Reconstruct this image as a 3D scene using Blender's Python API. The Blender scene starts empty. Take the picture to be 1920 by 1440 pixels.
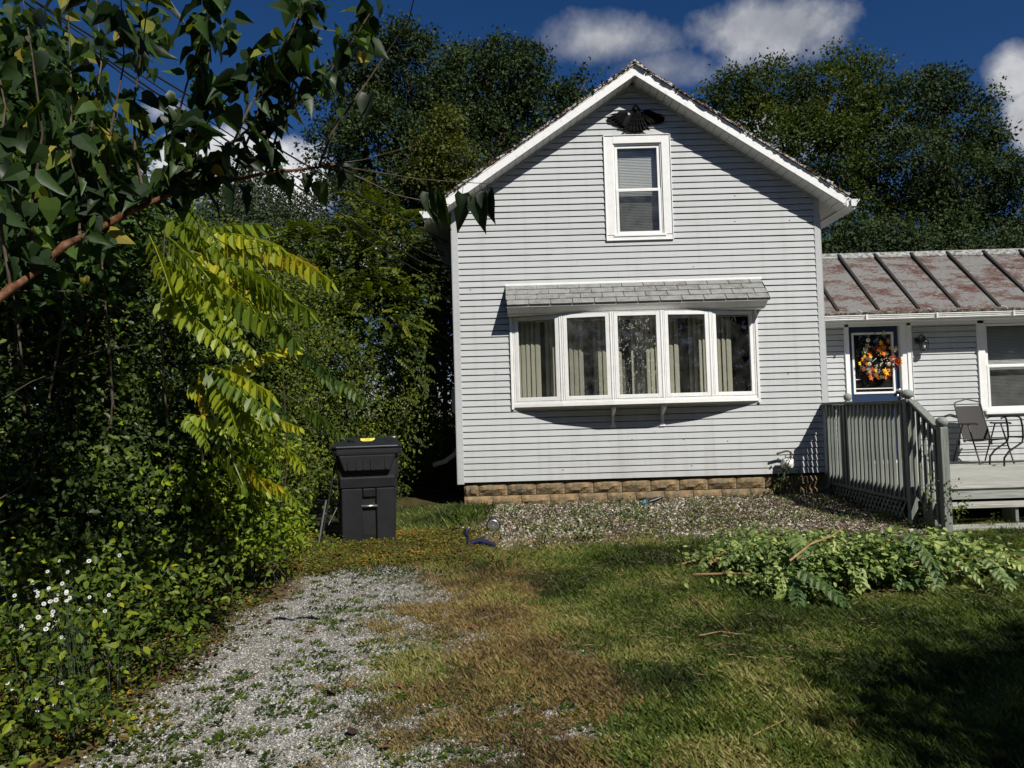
import bpy, math, random
import numpy as np
from mathutils import Vector, Matrix
random.seed(7); RNG = np.random.default_rng(11)
SC = bpy.context.scene
COL = SC.collection
PI = math.pi

# ------------------------------------------------------------------ camera
EYE = np.array([0., 0., 1.5]); FPX = 1400.
pt, rl, yw = math.radians(2.26), math.radians(1.66), math.radians(0.14)
fw = np.array([math.sin(yw)*math.cos(pt), math.cos(yw)*math.cos(pt), math.sin(pt)])
r0 = np.array([math.cos(yw), -math.sin(yw), 0.]); u0 = np.cross(r0, fw)
RT = r0*math.cos(rl)-u0*math.sin(rl); UP = u0*math.cos(rl)+r0*math.sin(rl)
cd = bpy.data.cameras.new('camera'); cam = bpy.data.objects.new('camera', cd); COL.objects.link(cam)
cd.sensor_width = 36; cd.lens = FPX/1920*36; cd.clip_start = .05; cd.clip_end = 2000
cam.matrix_world = Matrix(((RT[0], UP[0], -fw[0], 0), (RT[1], UP[1], -fw[1], 0), (RT[2], UP[2], -fw[2], 1.5), (0, 0, 0, 1)))
SC.camera = cam

# ------------------------------------------------------------------ light, sky
SUNV = Vector((.63, -1., 1.09)).normalized()
SUN_EL = math.asin(SUNV.z); SUN_ROT = math.atan2(SUNV.x, SUNV.y)
SKY_STRENGTH = .05
SUN_POWER = 5.0
sl = bpy.data.lights.new('sun', 'SUN'); sl.energy = SUN_POWER; sl.angle = math.radians(.5); sl.color = (1., .96, .88)
so = bpy.data.objects.new('sun', sl); COL.objects.link(so)
so.rotation_euler = SUNV.to_track_quat('Z', 'Y').to_euler(); so.location = (8, -10, 14)
SC.view_settings.view_transform = 'Standard'; SC.view_settings.look = 'None'
SC.view_settings.exposure = .12; SC.view_settings.gamma = 1; SC.view_settings.use_curve_mapping = False
SC.render.engine = 'CYCLES'
SC.cycles.max_bounces = 6; SC.cycles.transparent_max_bounces = 12; SC.cycles.diffuse_bounces = 3

def ray(px, py):
    return fw+(px-960)/FPX*RT+(720-py)/FPX*UP
def at(px, py, Y):
    d = ray(px, py); return EYE+d*(Y/d[1])
def gnd(px, py, z=0.):
    d = ray(px, py); return EYE+d*((z-1.5)/d[2])

class NT:
    def __init__(s, nt): s.nt = nt; s.n = nt.nodes; s.l = nt.links
    def add(s, t, **k):
        n = s.n.new(t)
        for a, b in k.items():
            if a.startswith('i_'):
                key = a[2:]; key = int(key) if key.isdigit() else key.replace('_', ' ')
                n.inputs[key].default_value = b
            else: setattr(n, a, b)
        return n
    def link(s, a, b): s.l.new(a, b)
    def math(s, op, a, b=None, clamp=False):
        n = s.n.new('ShaderNodeMath'); n.operation = op; n.use_clamp = clamp
        for i, v in enumerate((a, b)):
            if v is None: continue
            if isinstance(v, (int, float)): n.inputs[i].default_value = v
            else: s.l.new(v, n.inputs[i])
        return n.outputs[0]
    def ramp(s, f, stops, interp='LINEAR'):
        n = s.n.new('ShaderNodeValToRGB'); cr = n.color_ramp; cr.interpolation = interp
        while len(cr.elements) < len(stops): cr.elements.new(.5)
        for e, (p, c) in zip(cr.elements, stops):
            e.position = p; e.color = (*c, 1) if len(c) == 3 else c
        s.l.new(f, n.inputs[0]); return n.outputs[0]
    def mixc(s, f, a, b, mode='MIX'):
        n = s.n.new('ShaderNodeMix'); n.data_type = 'RGBA'; n.blend_type = mode; n.clamp_factor = True
        for i, v in ((0, f), (6, a), (7, b)):
            if isinstance(v, (int, float)): n.inputs[i].default_value = v
            elif isinstance(v, tuple): n.inputs[i].default_value = (*v, 1) if len(v) == 3 else v
            else: s.l.new(v, n.inputs[i])
        return n.outputs[2]

def build_world():
    w = bpy.data.worlds.new('World'); SC.world = w; w.use_nodes = True
    t = NT(w.node_tree); t.n.clear()
    out = t.add('ShaderNodeOutputWorld'); bg = t.add('ShaderNodeBackground'); bg.inputs[1].default_value = SKY_STRENGTH
    t.link(bg.outputs[0], out.inputs[0])
    sky = t.add('ShaderNodeTexSky', sky_type='NISHITA', sun_disc=False, sun_elevation=SUN_EL, sun_rotation=SUN_ROT,
                air_density=.85, dust_density=.0, ozone_density=3.5, altitude=200)
    deep = t.add('ShaderNodeHueSaturation', i_Saturation=1.28, i_Value=.88); t.link(sky.outputs[0], deep.inputs['Color'])
    deep_ = t.mixc(1.0, deep.outputs[0], (1.12, .95, 1.1), 'MULTIPLY')
    tc = t.add('ShaderNodeTexCoord')
    nz = t.add('ShaderNodeTexNoise', i_Scale=6.0, i_Detail=8.0, i_Roughness=.6)
    t.link(tc.outputs['Generated'], nz.inputs['Vector'])
    nb = t.add('ShaderNodeTexNoise', i_Scale=1.9, i_Detail=7.0, i_Roughness=.55)
    t.link(tc.outputs['Generated'], nb.inputs['Vector'])
    sx = t.add('ShaderNodeSeparateXYZ'); t.link(tc.outputs['Generated'], sx.inputs[0])
    y = t.math('MAXIMUM', sx.outputs[1], .02)
    u = t.math('DIVIDE', sx.outputs[0], y); v = t.math('DIVIDE', sx.outputs[2], y)
    front = t.math('GREATER_THAN', sx.outputs[1], .35)
    nc = t.math('MULTIPLY', t.math('SUBTRACT', nz.outputs[0], .5), 1.9)
    nf = t.add('ShaderNodeTexNoise', i_Scale=20.0, i_Detail=5.0, i_Roughness=.6); t.link(tc.outputs['Generated'], nf.inputs['Vector'])
    nc = t.math('ADD', nc, t.math('MULTIPLY', t.math('SUBTRACT', nf.outputs[0], .5), .7))
    tot = None
    # cumulus banks: direction (u = x/y, v = z/y), half sizes, strength
    def uv(px, py):
        d = ray(px, py); return d[0]/d[1], d[2]/d[1]
    for px, py, rx, ry, st in ((1455, 50, 185, 88, 1.0), (1130, 75, 170, 62, .62), (1240, 130, 120, 45, .45), (1900, 140, 60, 60, .8), (1930, 230, 60, 75, .9),
                               (430, 320, 190, 85, 1.3), (330, 300, 60, 70, 1.1), (560, 350, 90, 90, 1.1), (300, 205, 60, 36, .5), (1560, 250, 200, 60, .7), (650, 470, 200, 50, .9)):
        cu, cv = uv(px, py)
        a = t.math('DIVIDE', t.math('SUBTRACT', u, cu), rx/FPX); b = t.math('DIVIDE', t.math('SUBTRACT', v, cv), ry/FPX)
        r2 = t.math('ADD', t.math('MULTIPLY', a, a), t.math('MULTIPLY', b, b))
        m = t.math('SUBTRACT', 1.0, t.math('SQRT', r2)); m = t.math('ADD', m, nc); m = t.math('MULTIPLY', m, st*1.9, True)
        tot = m if tot is None else t.math('MAXIMUM', tot, m)
    tot = t.math('MULTIPLY', tot, front)
    # the same kind of scattered cumulus over the rest of the sky
    back = t.math('MULTIPLY', t.math('MULTIPLY', t.math('SUBTRACT', nb.outputs[0], .53), 7.0, True), t.math('SUBTRACT', 1.0, front))
    tot = t.math('ADD', tot, back, True)
    shade = t.ramp(nz.outputs[0], [(.33, (3.6, 4.0, 4.9)), (.5, (6.6, 6.9, 7.7)), (.66, (11.5, 11.5, 11.8))])
    shade = t.mixc(t.math('MULTIPLY', t.math('SUBTRACT', -.05, u), 4., True), shade, t.mixc(1.0, shade, (1.8, 1.75, 1.65), 'MULTIPLY'))
    colr = t.mixc(t.math('POWER', tot, 1.15), deep_, shade)
    t.link(colr, bg.inputs[0])
build_world()

# ------------------------------------------------------------------ object helpers
WL = {}
def wloc(o): return WL.get(o.name, np.zeros(3))
def tag(o, label=None, cat=None, group=None, kind=None):
    if label: o['label'] = label
    if cat: o['category'] = cat
    if group: o['group'] = group
    if kind: o['kind'] = kind
    return o
def thing(name, loc, label, cat, group=None):
    o = bpy.data.objects.new(name, None); COL.objects.link(o); o.location = tuple(loc); o.empty_display_size = .1
    WL[o.name] = np.array(loc, float); return tag(o, label, cat, group)

class MB:
    def __init__(s): s.v = []; s.f = []; s.sm = []
    def add(s, v, f, smooth=False):
        b = len(s.v); s.v += [tuple(map(float, p)) for p in v]; s.f += [tuple(i+b for i in q) for q in f]; s.sm += [smooth]*len(f); return s
    def box(s, x0, x1, y0, y1, z0, z1):
        return s.add([(x0, y0, z0), (x1, y0, z0), (x1, y1, z0), (x0, y1, z0), (x0, y0, z1), (x1, y0, z1), (x1, y1, z1), (x0, y1, z1)],
              [(0, 3, 2, 1), (4, 5, 6, 7), (0, 1, 5, 4), (1, 2, 6, 5), (2, 3, 7, 6), (3, 0, 4, 7)])
    def obox(s, c, ax, ay, az):
        c, ax, ay, az = map(np.asarray, (c, ax, ay, az))
        v = [c+i*ax+j*ay+k*az for k in (-1, 1) for (i, j) in ((-1, -1), (1, -1), (1, 1), (-1, 1))]
        return s.add(v, [(0, 3, 2, 1), (4, 5, 6, 7), (0, 1, 5, 4), (1, 2, 6, 5), (2, 3, 7, 6), (3, 0, 4, 7)])
    def beam(s, a, b, w, h, up=(0, 0, 1)):
        a, b, up = np.array(a, float), np.array(b, float), np.array(up, float); d = b-a; L = np.linalg.norm(d); d /= L
        x = np.cross(d, up); x /= np.linalg.norm(x); z = np.cross(x, d)
        return s.obox((a+b)/2, d*L/2, x*w/2, z*h/2)
    def prism(s, poly, e0, e1, axis='z'):
        # poly: list of 2d points; extruded along axis
        def P(p, e): return {'z': (p[0], p[1], e), 'y': (p[0], e, p[1]), 'x': (e, p[0], p[1])}[axis]
        n = len(poly); v = [P(p, e0) for p in poly]+[P(p, e1) for p in poly]
        return s.add(v, [tuple(range(n))[::-1], tuple(range(n, 2*n))]+[(i, (i+1) % n, n+(i+1) % n, n+i) for i in range(n)])
    def tube(s, pts, r, n=6, cap=True):
        pts = [np.array(p, float) for p in pts]; m = len(pts)
        rr = list(r) if hasattr(r, '__len__') else [r]*m
        ref = np.array((.13, .07, 1.)); v = []
        prev = None
        for i, p in enumerate(pts):
            d = pts[min(i+1, m-1)]-pts[max(i-1, 0)]; d = d/(np.linalg.norm(d)+1e-9)
            if prev is None:
                x = np.cross(d, ref)
                if np.linalg.norm(x) < .1: x = np.cross(d, (1, 0, 0))
            else: x = prev-d*np.dot(prev, d)
            x = x/(np.linalg.norm(x)+1e-9); prev = x; y = np.cross(d, x)
            for k in range(n):
                a = 2*PI*k/n; v.append(p+rr[i]*(math.cos(a)*x+math.sin(a)*y))
        f = [(i*n+k, i*n+(k+1) % n, (i+1)*n+(k+1) % n, (i+1)*n+k) for i in range(m-1) for k in range(n)]
        s.add(v, f, True)
        if cap: s.add(v[:n], [tuple(range(n))[::-1]]); s.add(v[-n:], [tuple(range(n))])
        return s
    def lathe(s, prof, c, n=16, axis='z', smooth=True):
        v = []
        for (r, h) in prof:
            for k in range(n):
                a = 2*PI*k/n; p = (r*math.cos(a), r*math.sin(a), h)
                if axis == 'x': p = (h, r*math.cos(a), r*math.sin(a))
                if axis == 'y': p = (r*math.cos(a), h, r*math.sin(a))
                v.append(np.array(c)+p)
        m = len(prof)
        return s.add(v, [(i*n+k, i*n+(k+1) % n, (i+1)*n+(k+1) % n, (i+1)*n+k) for i in range(m-1) for k in range(n)]+[tuple(range(n))[::-1], tuple(range((m-1)*n, m*n))], smooth)

def mk(name, mb, mat, parent=None, bevel=0, label=None, cat=None, group=None, kind=None):
    me = bpy.data.meshes.new(name); off = wloc(parent) if parent else np.zeros(3)
    me.from_pydata([tuple(np.array(p)-off) for p in mb.v], [], mb.f); me.materials.append(mat)
    if any(mb.sm): me.polygons.foreach_set('use_smooth', mb.sm)
    me.update()
    o = bpy.data.objects.new(name, me); COL.objects.link(o)
    if parent: o.parent = parent
    WL[o.name] = off
    if bevel:
        b = o.modifiers.new('bevel', 'BEVEL'); b.width = bevel; b.segments = 1; b.limit_method = 'ANGLE'
    return tag(o, label, cat, group, kind)
def inst(src, parent, loc, rot=None, scale=None, name=None):
    # a further copy of one part, sharing its mesh
    o = bpy.data.objects.new(name or src.name.split('.')[0], src.data); COL.objects.link(o)
    if parent: o.parent = parent
    o.location = tuple(np.array(loc)-(wloc(parent) if parent else 0))
    if rot is not None: o.rotation_euler = rot
    if scale is not None: o.scale = scale
    WL[o.name] = np.array(loc, float); return o

def arrmesh(name, V, F, mat, parent=None, rnd=None, smooth=False, kind=None, attrs=None, **kw):
    """V (n,3), F (m,k) numpy -> one mesh, rnd: one value per face"""
    off = wloc(parent) if parent else np.zeros(3)
    me = bpy.data.meshes.new(name); V = (V-off).astype(np.float32); m, k = F.shape
    me.vertices.add(len(V)); me.vertices.foreach_set('co', V.ravel())
    me.loops.add(m*k); me.loops.foreach_set('vertex_index', F.ravel().astype(np.int32))
    me.polygons.add(m); me.polygons.foreach_set('loop_start', np.arange(0, m*k, k, dtype=np.int32))
    me.polygons.foreach_set('use_smooth', np.full(m, smooth))
    me.update(calc_edges=True)
    if rnd is not None:
        a = me.attributes.new('rnd', 'FLOAT', 'FACE'); a.data.foreach_set('value', rnd.astype(np.float32))
    for nm, val in (attrs or {}).items():
        a = me.attributes.new(nm, 'FLOAT', 'POINT'); a.data.foreach_set('value', val.astype(np.float32))
    me.materials.append(mat)
    o = bpy.data.objects.new(name, me); COL.objects.link(o)
    if parent: o.parent = parent
    WL[o.name] = off
    return tag(o, kw.get('label'), kw.get('cat'), kw.get('group'), kind)

# ------------------------------------------------------------------ materials
def mat(name, col, rough=.6, spec=.5, metal=0, bump=None, var=None, grain=None, coat=0):
    m = bpy.data.materials.new(name); m.use_nodes = True; t = NT(m.node_tree); b = t.n['Principled BSDF']
    b.inputs['Base Color'].default_value = (*col, 1); b.inputs['Roughness'].default_value = rough
    b.inputs['Specular IOR Level'].default_value = spec; b.inputs['Metallic'].default_value = metal
    b.inputs['Coat Weight'].default_value = coat
    tc = t.add('ShaderNodeTexCoord'); vec = tc.outputs['Object']
    if grain:
        mp = t.add('ShaderNodeMapping'); mp.inputs['Scale'].default_value = grain; t.link(vec, mp.inputs[0]); vec = mp.outputs[0]
    if var:
        # var: (scale, [(pos, colour)...])
        nz = t.add('ShaderNodeTexNoise', i_Scale=var[0], i_Detail=6., i_Roughness=.65); t.link(vec, nz.inputs['Vector'])
        oi = t.add('ShaderNodeObjectInfo')
        f = t.math('ADD', nz.outputs[0], t.math('MULTIPLY', t.math('SUBTRACT', oi.outputs['Random'], .5), .12))
        t.link(t.ramp(f, var[1]), b.inputs['Base Color'])
    if bump:
        nz = t.add('ShaderNodeTexNoise', i_Scale=bump[0], i_Detail=5.); t.link(vec, nz.inputs['Vector'])
        bp = t.add('ShaderNodeBump', i_Strength=bump[1], i_Distance=bump[2] if len(bump) > 2 else .01)
        t.link(nz.outputs[0], bp.inputs['Height']); t.link(bp.outputs[0], b.inputs['Normal'])
    return m

def leafmat(name, stops, rough=.45, trans=.28, spec=.5):
    m = bpy.data.materials.new(name); m.use_nodes = True; t = NT(m.node_tree); b = t.n['Principled BSDF']; out = t.n['Material Output']
    at_ = t.add('ShaderNodeAttribute', attribute_name='rnd', attribute_type='GEOMETRY')
    oi = t.add('ShaderNodeObjectInfo')
    f = at_.outputs['Fac']
    c = t.ramp(f, stops)
    t.link(c, b.inputs['Base Color']); b.inputs['Roughness'].default_value = rough; b.inputs['Specular IOR Level'].default_value = spec
    tr = t.add('ShaderNodeBsdfTranslucent'); hs = t.add('ShaderNodeHueSaturation', i_Saturation=1.15, i_Value=1.5); t.link(c, hs.inputs['Color']); t.link(hs.outputs[0], tr.inputs[0])
    mx = t.add('ShaderNodeMixShader'); mx.inputs[0].default_value = trans
    t.link(b.outputs[0], mx.inputs[1]); t.link(tr.outputs[0], mx.inputs[2]); t.link(mx.outputs[0], out.inputs[0])
    return m
def oleafmat(name, stops, rough=.42, trans=.25):
    """leaf that is an object of its own: colour from object random plus blotches and veins"""
    m = bpy.data.materials.new(name); m.use_nodes = True; t = NT(m.node_tree); b = t.n['Principled BSDF']; out = t.n['Material Output']
    oi = t.add('ShaderNodeObjectInfo'); tc = t.add('ShaderNodeTexCoord')
    nz = t.add('ShaderNodeTexNoise', i_Scale=22., i_Detail=4.); t.link(tc.outputs['Object'], nz.inputs[0])
    f = t.math('ADD', oi.outputs['Random'], t.math('MULTIPLY', t.math('SUBTRACT', nz.outputs[0], .5), .5), True)
    aa = t.add('ShaderNodeAttribute', attribute_name='rnd', attribute_type='GEOMETRY')
    f = t.math('ADD', t.math('MULTIPLY', f, .8), t.math('MULTIPLY', aa.outputs['Fac'], .28), True)
    c = t.ramp(f, stops)
    t.link(c, b.inputs['Base Color']); b.inputs['Roughness'].default_value = rough
    tr = t.add('ShaderNodeBsdfTranslucent'); hs = t.add('ShaderNodeHueSaturation', i_Saturation=1.1, i_Value=1.5); t.link(c, hs.inputs['Color']); t.link(hs.outputs[0], tr.inputs[0])
    mx = t.add('ShaderNodeMixShader'); mx.inputs[0].default_value = trans
    t.link(b.outputs[0], mx.inputs[1]); t.link(tr.outputs[0], mx.inputs[2]); t.link(mx.outputs[0], out.inputs[0])
    return m

def glassmat(name, tint=.9, rough=.0, dirt=0.0, drops=False):
    m = bpy.data.materials.new(name); m.use_nodes = True; t = NT(m.node_tree); t.n.remove(t.n['Principled BSDF']); out = t.n['Material Output']
    tr = t.add('ShaderNodeBsdfTransparent'); tr.inputs[0].default_value = (tint, tint*1.01, tint, 1)
    gl = t.add('ShaderNodeBsdfGlossy'); gl.inputs['Roughness'].default_value = rough; gl.inputs[0].default_value = (.9, .95, 1, 1)
    gm_ = t.add('ShaderNodeNewGeometry'); fr = t.add('ShaderNodeFresnel'); t.link(t.math('SUBTRACT', 1.6, t.math('MULTIPLY', gm_.outputs['Backfacing'], .975)), fr.inputs['IOR']); mx = t.add('ShaderNodeMixShader')
    t.link(t.math('MULTIPLY', fr.outputs[0], .9, True), mx.inputs[0]); t.link(tr.outputs[0], mx.inputs[1]); t.link(gl.outputs[0], mx.inputs[2])
    df = t.add('ShaderNodeBsdfDiffuse'); df.inputs[0].default_value = (.6, .6, .56, 1)
    tc = t.add('ShaderNodeTexCoord'); nz = t.add('ShaderNodeTexNoise', i_Scale=5., i_Detail=6.); t.link(tc.outputs['Object'], nz.inputs[0])
    f = t.math('MULTIPLY', t.math('SUBTRACT', nz.outputs[0], .35), dirt, True)
    if drops:
        vo = t.add('ShaderNodeTexVoronoi', i_Scale=42.); t.link(tc.outputs['Object'], vo.inputs[0])
        sp = t.math('LESS_THAN', vo.outputs['Distance'], .26)
        n2 = t.add('ShaderNodeTexNoise', i_Scale=9.); t.link(tc.outputs['Object'], n2.inputs[0])
        f = t.math('ADD', f, t.math('MULTIPLY', sp, t.math('GREATER_THAN', n2.outputs[0], .52)), True)
        f = t.math('MULTIPLY', f, .8)
    m2 = t.add('ShaderNodeMixShader'); t.link(f, m2.inputs[0]); t.link(mx.outputs[0], m2.inputs[1]); t.link(df.outputs[0], m2.inputs[2])
    t.link(m2.outputs[0], out.inputs[0]); return m

M = {}
M['vinyl'] = mat('vinyl_siding', (.46, .475, .485), .6, .25, var=(3.0, [(.28, (.41, .42, .42)), (.42, (.455, .47, .48)), (.75, (.485, .5, .51))]), grain=(.6, 1, 7), bump=(90, .08))
def grime(m):
    t = NT(m.node_tree); b = t.n['Principled BSDF']; lk = b.inputs['Base Color'].links[0].from_socket
    g = t.add('ShaderNodeNewGeometry'); sx = t.add('ShaderNodeSeparateXYZ'); t.link(g.outputs['Position'], sx.inputs[0])
    mp = t.add('ShaderNodeMapping'); mp.inputs['Scale'].default_value = (9, 9, .5); t.link(g.outputs['Position'], mp.inputs[0])
    n = t.add('ShaderNodeTexNoise', i_Scale=1., i_Detail=5.); t.link(mp.outputs[0], n.inputs[0])
    n2 = t.add('ShaderNodeTexNoise', i_Scale=1.2, i_Detail=4.); t.link(g.outputs['Position'], n2.inputs[0])
    base = t.math('MULTIPLY', t.math('SUBTRACT', 1.1, sx.outputs[2]), .8, True)
    f = t.math('ADD', t.math('MULTIPLY', t.math('SUBTRACT', n.outputs[0], .5), .9, True), t.math('MULTIPLY', base, t.math('MULTIPLY', n.outputs[0], .6)))
    f = t.math('ADD', f, t.math('MULTIPLY', t.math('SUBTRACT', n2.outputs[0], .55), .5, True), True)
    t.link(t.mixc(f, lk, (.26, .25, .215)), b.inputs['Base Color'])
grime(M['vinyl'])
M['trim'] = mat('white_trim', (.8, .8, .79), .45, .4, var=(7, [(.3, (.74, .74, .72)), (.6, (.82, .82, .81))]))
M['fascia'] = mat('white_fascia', (.8, .8, .79), .4, .4, var=(14, [(.32, (.6, .6, .58)), (.42, (.8, .8, .79)), (.9, (.84, .84, .83))]))
M['soffit'] = mat('soffit', (.62, .62, .6), .6, .3)
M['shingle_roof'] = mat('lichen_shingle', (.2, .2, .19), .95, .1, var=(22, [(.36, (.03, .025, .022)), (.47, (.11, .045, .03)), (.54, (.4, .39, .36)), (.7, (.68, .67, .62))]), bump=(60, .8, .02))
M['shingle'] = mat('grey_shingle', (.26, .26, .25), .95, .1, var=(9, [(.3, (.17, .17, .155)), (.55, (.27, .27, .26)), (.8, (.33, .33, .32))]), bump=(260, .7, .006))
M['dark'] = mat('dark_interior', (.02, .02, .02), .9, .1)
M['room'] = mat('room', (.1, .1, .095), .9, .1)
M['vane'] = mat('cream_vane', (.55, .53, .42), .7, .2, var=(2, [(.3, (.5, .48, .38)), (.7, (.6, .58, .47))]))
M['sheer'] = mat('shaded_vane_curtain', (.17, .165, .14), .8, .2)  # dim grey carries the shade of the unlit vanes
M['curtain'] = mat('sheer_curtain', (.5, .5, .46), .8, .2)
M['blind'] = mat('white_blind', (.65, .66, .66), .5, .3)
M['glass'] = glassmat('window_glass', .85, .0, .05)
M['glassd'] = glassmat('streaked_glass', .8, .0, .14)
M['glassr'] = glassmat('rain_spotted_glass', .85, .0, .1, True)
M['screen'] = glassmat('screened_glass', .6, .05, .14)
M['gutter'] = mat('gutter_metal', (.72, .72, .7), .35, .5, var=(6, [(.3, (.6, .6, .58)), (.6, (.76, .76, .75))]))
def roofmat():
    m = mat('weathered_metal_roof', (.3, .3, .3), .75, .2, bump=(120, .35, .004)); t = NT(m.node_tree); b = t.n['Principled BSDF']
    tc = t.add('ShaderNodeTexCoord'); mp = t.add('ShaderNodeMapping'); mp.inputs['Scale'].default_value = (1.2, 3.2, 3.2); t.link(tc.outputs['Object'], mp.inputs[0])
    n1 = t.add('ShaderNodeTexNoise', i_Scale=1.5, i_Detail=3.); t.link(mp.outputs[0], n1.inputs[0])
    n2 = t.add('ShaderNodeTexNoise', i_Scale=11., i_Detail=9., i_Roughness=.8); t.link(mp.outputs[0], n2.inputs[0])
    f = t.math('ADD', t.math('MULTIPLY', n1.outputs[0], .42), t.math('MULTIPLY', n2.outputs[0], .6))
    t.link(t.ramp(f, [(.34, (.09, .09, .088)), (.41, (.22, .22, .215)), (.455, (.11, .108, .105)), (.49, (.25, .248, .243)), (.515, (.15, .135, .125)), (.54, (.08, .034, .024)), (.56, (.15, .135, .125)), (.58, (.075, .026, .018)), (.7, (.06, .018, .015))]), b.inputs['Base Color'])
    return m
M['metalroof'] = roofmat()
M['ridge'] = mat('weathered_ridge', (.35, .35, .34), .9, .1, var=(16, [(.35, (.12, .12, .11)), (.5, (.34, .34, .33)), (.7, (.5, .5, .48))]), bump=(60, .5, .01))
M['seam'] = mat('dark_seam', (.035, .033, .03), .8, .2)
M['mossedge'] = mat('mossy_eave', (.06, .06, .045), .9, .1, var=(18, [(.35, (.02, .02, .015)), (.5, (.09, .08, .05)), (.7, (.28, .27, .24))]), bump=(50, .7, .02))
M['navy'] = mat('navy_door', (.015, .035, .09), .4, .5)
M['block'] = mat('rock_faced_block', (.3, .22, .13), .9, .15, var=(7, [(.3, (.075, .07, .055)), (.45, (.17, .135, .085)), (.58, (.27, .185, .095)), (.75, (.33, .27, .17))]), bump=(35, .7, .02))
M['mortar'] = mat('mortar', (.33, .27, .18), .95, .1, bump=(60, .5, .01))
def woodmat(nm, ax, c0, c1, c2):
    g = [14, 14, 14]; g[ax] = .9
    return mat(nm, c1, .85, .15, var=(3.2, [(.28, c0), (.5, c1), (.72, c2)]), grain=tuple(g), bump=(9, .5, .006))
gw = ((.09, .1, .088), (.185, .2, .178), (.26, .275, .248))
M['wood_z'] = woodmat('grey_painted_wood_upright', 2, *gw); M['wood_y'] = woodmat('grey_painted_wood_rail', 1, *gw)
dw = ((.2, .2, .17), (.37, .37, .33), (.5, .5, .45))
M['wood_x'] = woodmat('weathered_deck_wood', 0, *dw)
M['wood_xg'] = woodmat('grey_fascia_wood', 0, (.17, .18, .165), (.28, .3, .275), (.36, .37, .34))
M['ornament'] = mat('ornament_iron', (.004, .004, .0045), .7, .15)
M['black'] = mat('black_metal', (.012, .012, .013), .4, .5)
M['sling'] = mat('grey_sling_mesh', (.055, .05, .048), .8, .3, bump=(400, .5, .002))
M['bin'] = mat('dark_grey_bin_plastic', (.014, .015, .017), .45, .4, bump=(160, .12, .002), var=(5, [(.3, (.011, .012, .014)), (.7, (.019, .02, .022))]))
M['binlid'] = mat('bin_lid_plastic', (.015, .018, .022), .33, .5, var=(5, [(.3, (.012, .014, .018)), (.8, (.028, .03, .034))]))
M['chrome'] = mat('steel_bar', (.6, .6, .6), .3, .5, metal=.9)
M['yellow'] = mat('yellow_sticker', (.85, .78, .15), .5, .3)
M['ink'] = mat('sticker_ink', (.12, .1, .02), .7, .1)
M['cable'] = mat('cable', (.02, .02, .02), .6, .3)
M['bark'] = mat('tree_bark', (.07, .055, .04), .9, .15, var=(6, [(.3, (.035, .028, .02)), (.6, (.09, .07, .05))]), grain=(3, 3, .6), bump=(12, .8, .02))
M['mulbark'] = mat('brown_mulberry_bark', (.1, .05, .028), .85, .1, var=(26, [(.32, (.025, .016, .011)), (.46, (.075, .034, .018)), (.58, (.13, .06, .03)), (.72, (.2, .13, .085))]), bump=(40, .5, .006))
M['twig'] = mat('grey_brown_twig', (.09, .068, .05), .8, .15, var=(20, [(.3, (.035, .026, .02)), (.7, (.13, .1, .075))]))
M['cutwood'] = mat('cut_stem', (.3, .17, .08), .7, .2, var=(10, [(.3, (.16, .09, .045)), (.7, (.4, .26, .13))]))
M['stone'] = mat('white_gravel', (.5, .5, .49), .85, .2)
M['concrete'] = mat('old_concrete', (.26, .23, .18), .95, .1, var=(6, [(.3, (.15, .13, .1)), (.7, (.33, .3, .25))]), bump=(50, .5, .01))
M['litter'] = leafmat('brown_litter', [(0, (.02, .012, .007)), (.5, (.07, .038, .02)), (.85, (.15, .08, .035)), (1, (.28, .2, .11))], .8, .1, .1)
M['straw'] = leafmat('dry_straw', [(0, (.12, .08, .035)), (.5, (.27, .2, .09)), (1, (.48, .4, .22))], .7, .1)

G = lambda *c: c
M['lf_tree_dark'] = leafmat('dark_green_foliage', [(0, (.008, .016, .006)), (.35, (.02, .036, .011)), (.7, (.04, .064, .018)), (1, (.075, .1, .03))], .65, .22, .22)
M['lf_tree_grey'] = leafmat('grey_green_foliage', [(0, (.015, .026, .014)), (.4, (.035, .052, .026)), (1, (.085, .11, .055))], .65, .22, .2)
M['lf_tree_olive'] = leafmat('olive_foliage', [(0, (.01, .02, .005)), (.35, (.026, .046, .01)), (.7, (.06, .085, .015)), (1, (.13, .14, .025))], .65, .25, .2)
M['lf_yellowtree'] = leafmat('yellowing_foliage', [(0, (.03, .045, .01)), (.5, (.07, .085, .014)), (1, (.14, .14, .022))], .6, .25, .2)
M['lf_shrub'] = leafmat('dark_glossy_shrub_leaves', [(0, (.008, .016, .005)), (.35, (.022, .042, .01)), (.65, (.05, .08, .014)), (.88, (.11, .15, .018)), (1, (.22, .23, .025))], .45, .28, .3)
M['lf_mid'] = leafmat('mid_green_thicket_leaves', [(0, (.012, .022, .005)), (.35, (.04, .062, .01)), (.7, (.1, .13, .015)), (.95, (.22, .22, .02)), (1, (.45, .25, .02))], .5, .3, .25)
M['lf_yg'] = leafmat('yellow_green_frond_leaflets', [(0, (.1, .16, .012)), (.5, (.22, .28, .015)), (.85, (.38, .4, .02)), (1, (.6, .42, .02))], .42, .35)
M['lf_weed'] = leafmat('weed_leaves', [(0, (.012, .026, .005)), (.35, (.04, .07, .009)), (.65, (.1, .15, .013)), (.88, (.24, .27, .018)), (1, (.5, .36, .02))], .5, .32, .3)
M['lf_bright'] = leafmat('bright_yellow_green_weed_leaves', [(0, (.03, .06, .008)), (.4, (.1, .16, .012)), (.8, (.25, .32, .018)), (1, (.45, .42, .02))], .45, .35, .3)
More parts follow.
